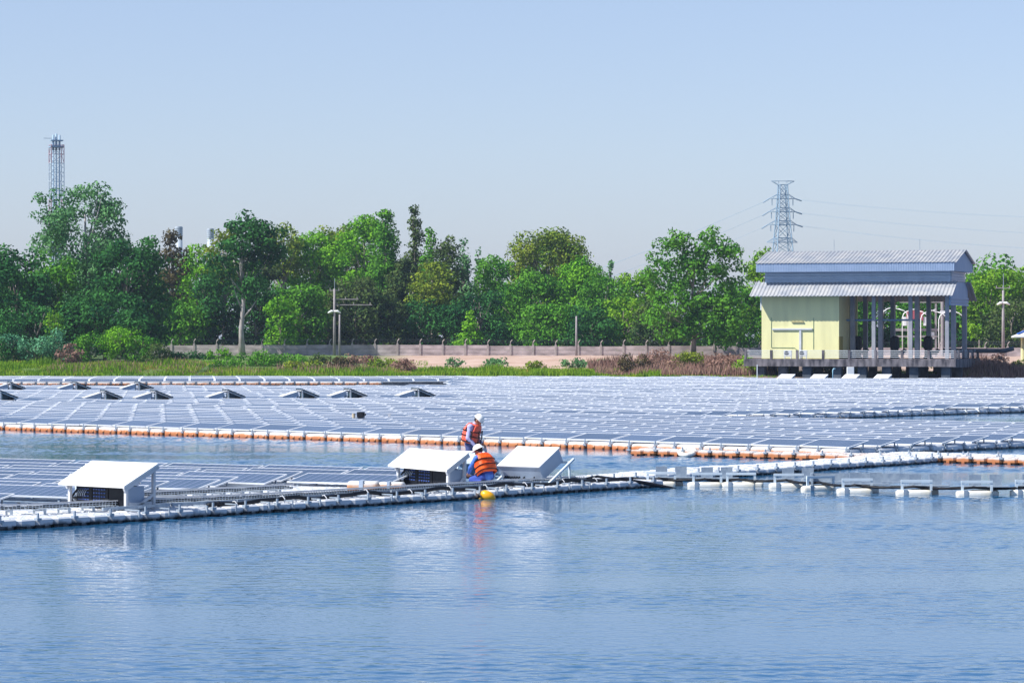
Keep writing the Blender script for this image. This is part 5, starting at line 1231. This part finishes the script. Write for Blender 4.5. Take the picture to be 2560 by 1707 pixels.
    def strap(c, rw, rd, wd=0.016, full=True, tilt=0.0):
        pts = []
        for j in range(n+1):
            a = 2*math.pi*j/n; ca, sa = math.cos(a), math.sin(a); e = 0.62
            pts.append(c+fw*math.copysign(abs(ca)**e, ca)*(rd+0.047)+lat*math.copysign(abs(sa)**e, sa)*(rw*0.95+0.047)+ax*tilt*sa)
        for p, q in zip(pts, pts[1:]): m.bar(p, q, 0.014, 0.024)
    strap(pe.lerp(sp, 0.45), 0.235, 0.163, tilt=0.01); strap(sp.lerp(chh, 0.25), 0.235, 0.167, tilt=-0.01); strap(sp.lerp(chh, 0.95), 0.23, 0.167)
    if not back_vest:
        for yy in (-0.11, 0.11): 
            a_ = pe.lerp(sp, 0.3)+fw*0.245+lat*yy; b_ = chh.lerp(nk_, 0.3)+fw*0.22+lat*yy; m.bar(a_, b_, 0.03, 0.02)
        for xx in (0.0, 0.1): m.bar(pe.lerp(sp, 0.45)+fw*xx-lat*0.268, chh+fw*xx-lat*0.262, 0.02, 0.03)
    m.build('strap', M_black, t)
    # helmet: dome, brim, ridge, and hair below it
    Hc = hc+Mh @ Vector((-0.004, 0, 0.048)); hm = MB(); nn_ = 24; v = []; fs = []
    rings = [(0.0, 1.0), (0.35, 0.94), (0.62, 0.80), (0.84, 0.56), (0.96, 0.28)]
    v += [Hc+Mh @ Vector((math.cos(2*math.pi*j/nn_)*(0.138+(0.052 if math.cos(2*math.pi*j/nn_) > 0.2 else 0.012)), math.sin(2*math.pi*j/nn_)*(0.118+0.012), -0.004-0.012*max(0, math.cos(2*math.pi*j/nn_)))) for j in range(nn_)]
    for (z, r) in rings: v += [Hc+Mh @ Vector((math.cos(2*math.pi*j/nn_)*0.138*r, math.sin(2*math.pi*j/nn_)*0.116*r, 0.004+z*0.125)) for j in range(nn_)]
    v.append(Hc+Mh @ Vector((0, 0, 0.130))); R_ = len(rings)+1
    for i in range(R_-1):
        for j in range(nn_): fs.append((i*nn_+j, i*nn_+(j+1) % nn_, (i+1)*nn_+(j+1) % nn_, (i+1)*nn_+j))
    for j in range(nn_): fs.append(((R_-1)*nn_+j, (R_-1)*nn_+(j+1) % nn_, len(v)-1))
    hm.add(v, fs); o = hm.build('helmet', mat('white helmet plastic', (0.84, 0.84, 0.82), 0.3) if 'white helmet plastic' not in bpy.data.materials else bpy.data.materials['white helmet plastic'], t, smooth=True)
    md = o.modifiers.new('s', 'SOLIDIFY'); md.thickness = 0.005; md.offset = -1
    hr = MB(); hr.sph(hc+Mh @ Vector((-0.022, 0, 0.018)), (0.096, 0.084, 0.10), 14, 10, M=Mh)
    o = hr.build('hair', mat('black hair', (0.015, 0.012, 0.015), 0.6), t, smooth=True)
    return t
M_sh1 = mat('lavender work shirt', (0.42, 0.42, 0.66), 0.8, (0.34, 0.34, 0.60), 10); M_sh2 = mat('blue work shirt', (0.07, 0.20, 0.62), 0.8, (0.05, 0.14, 0.50), 8)
M_v1 = mat('faded coral nylon', (0.85, 0.13, 0.075), 0.6, (0.75, 0.09, 0.05), 9, bump=0.9, bscale=14); M_v2 = mat('bright orange nylon', (0.95, 0.07, 0.003), 0.5, (0.95, 0.13, 0.005), 5, bump=0.9, bscale=12)
M_tr1 = mat('dark blue trousers', (0.05, 0.07, 0.2), 0.8); M_tr2 = mat('royal blue trousers', (0.03, 0.07, 0.35), 0.8)
J1 = dict(pelvis=(0, 0, 0.90), spine=(0.0, 0, 1.06), chest=(0.05, 0, 1.24), neck=(0.13, 0, 1.40), head=(0.21, 0, 1.49), shl=(0.07, 0.19, 1.33), shr=(0.07, -0.19, 1.33), ell=(0.05, 0.25, 1.06), elr=(0.03, -0.25, 1.05), wrl=(0.25, 0.19, 0.90), wrr=(0.2, -0.2, 0.86),
          hipl=(0, 0.09, 0.86), hipr=(0, -0.09, 0.86), knl=(0.06, 0.11, 0.47), knr=(0.02, -0.11, 0.47), anl=(0.02, 0.12, 0.08), anr=(-0.05, -0.12, 0.08), tol=(0.17, 0.14, 0.04), tor=(0.10, -0.14, 0.04))
person(PX(1176, 77.2, 0.2), R(-20), J1, 'standing worker in white helmet and coral life vest looking down', M_sh1, M_v1, M_tr1, R(42))
J2 = dict(pelvis=(-0.02, 0, 0.22), spine=(0.03, 0, 0.38), chest=(0.13, 0, 0.56), neck=(0.24, 0, 0.71), head=(0.33, 0, 0.80), shl=(0.16, 0.19, 0.63), shr=(0.16, -0.19, 0.63), ell=(0.30, 0.27, 0.40), elr=(0.30, -0.24, 0.40), wrl=(0.50, 0.17, 0.26), wrr=(0.52, -0.15, 0.28),
          hipl=(0, 0.10, 0.20), hipr=(0, -0.10, 0.20), knl=(0.40, 0.16, 0.10), knr=(0.40, -0.16, 0.10), anl=(0.02, 0.14, 0.06), anr=(0.02, -0.14, 0.06), tol=(-0.13, 0.14, 0.04), tor=(-0.13, -0.14, 0.04))
person(PX(1217, 74.6, 0.2), R(128), J2, 'kneeling worker seen from behind in bright orange life vest', M_sh2, M_v2, M_tr2, R(25), R(25), back_vest=True)

# ------------------------------------------------------------------ haze
def haze():
    m = bpy.data.materials.new('haze'); m.use_nodes = True; t = m.node_tree; t.nodes.clear()
    out = t.nodes.new('ShaderNodeOutputMaterial'); v = t.nodes.new('ShaderNodeVolumePrincipled')
    v.inputs['Color'].default_value = (0.62, 0.76, 1.0, 1); v.inputs['Density'].default_value = HAZE; v.inputs['Anisotropy'].default_value = 0.2
    t.links.new(v.outputs[0], out.inputs['Volume'])
    mb = MB(); mb.b2(-4100, 4100, -400, 5100, -3.0, 62)
    o = mb.build('haze', m); tag(o, 'thin blue daylight haze over the lake and trees', 'haze', kind='stuff')
HAZE = 0.00013
haze()
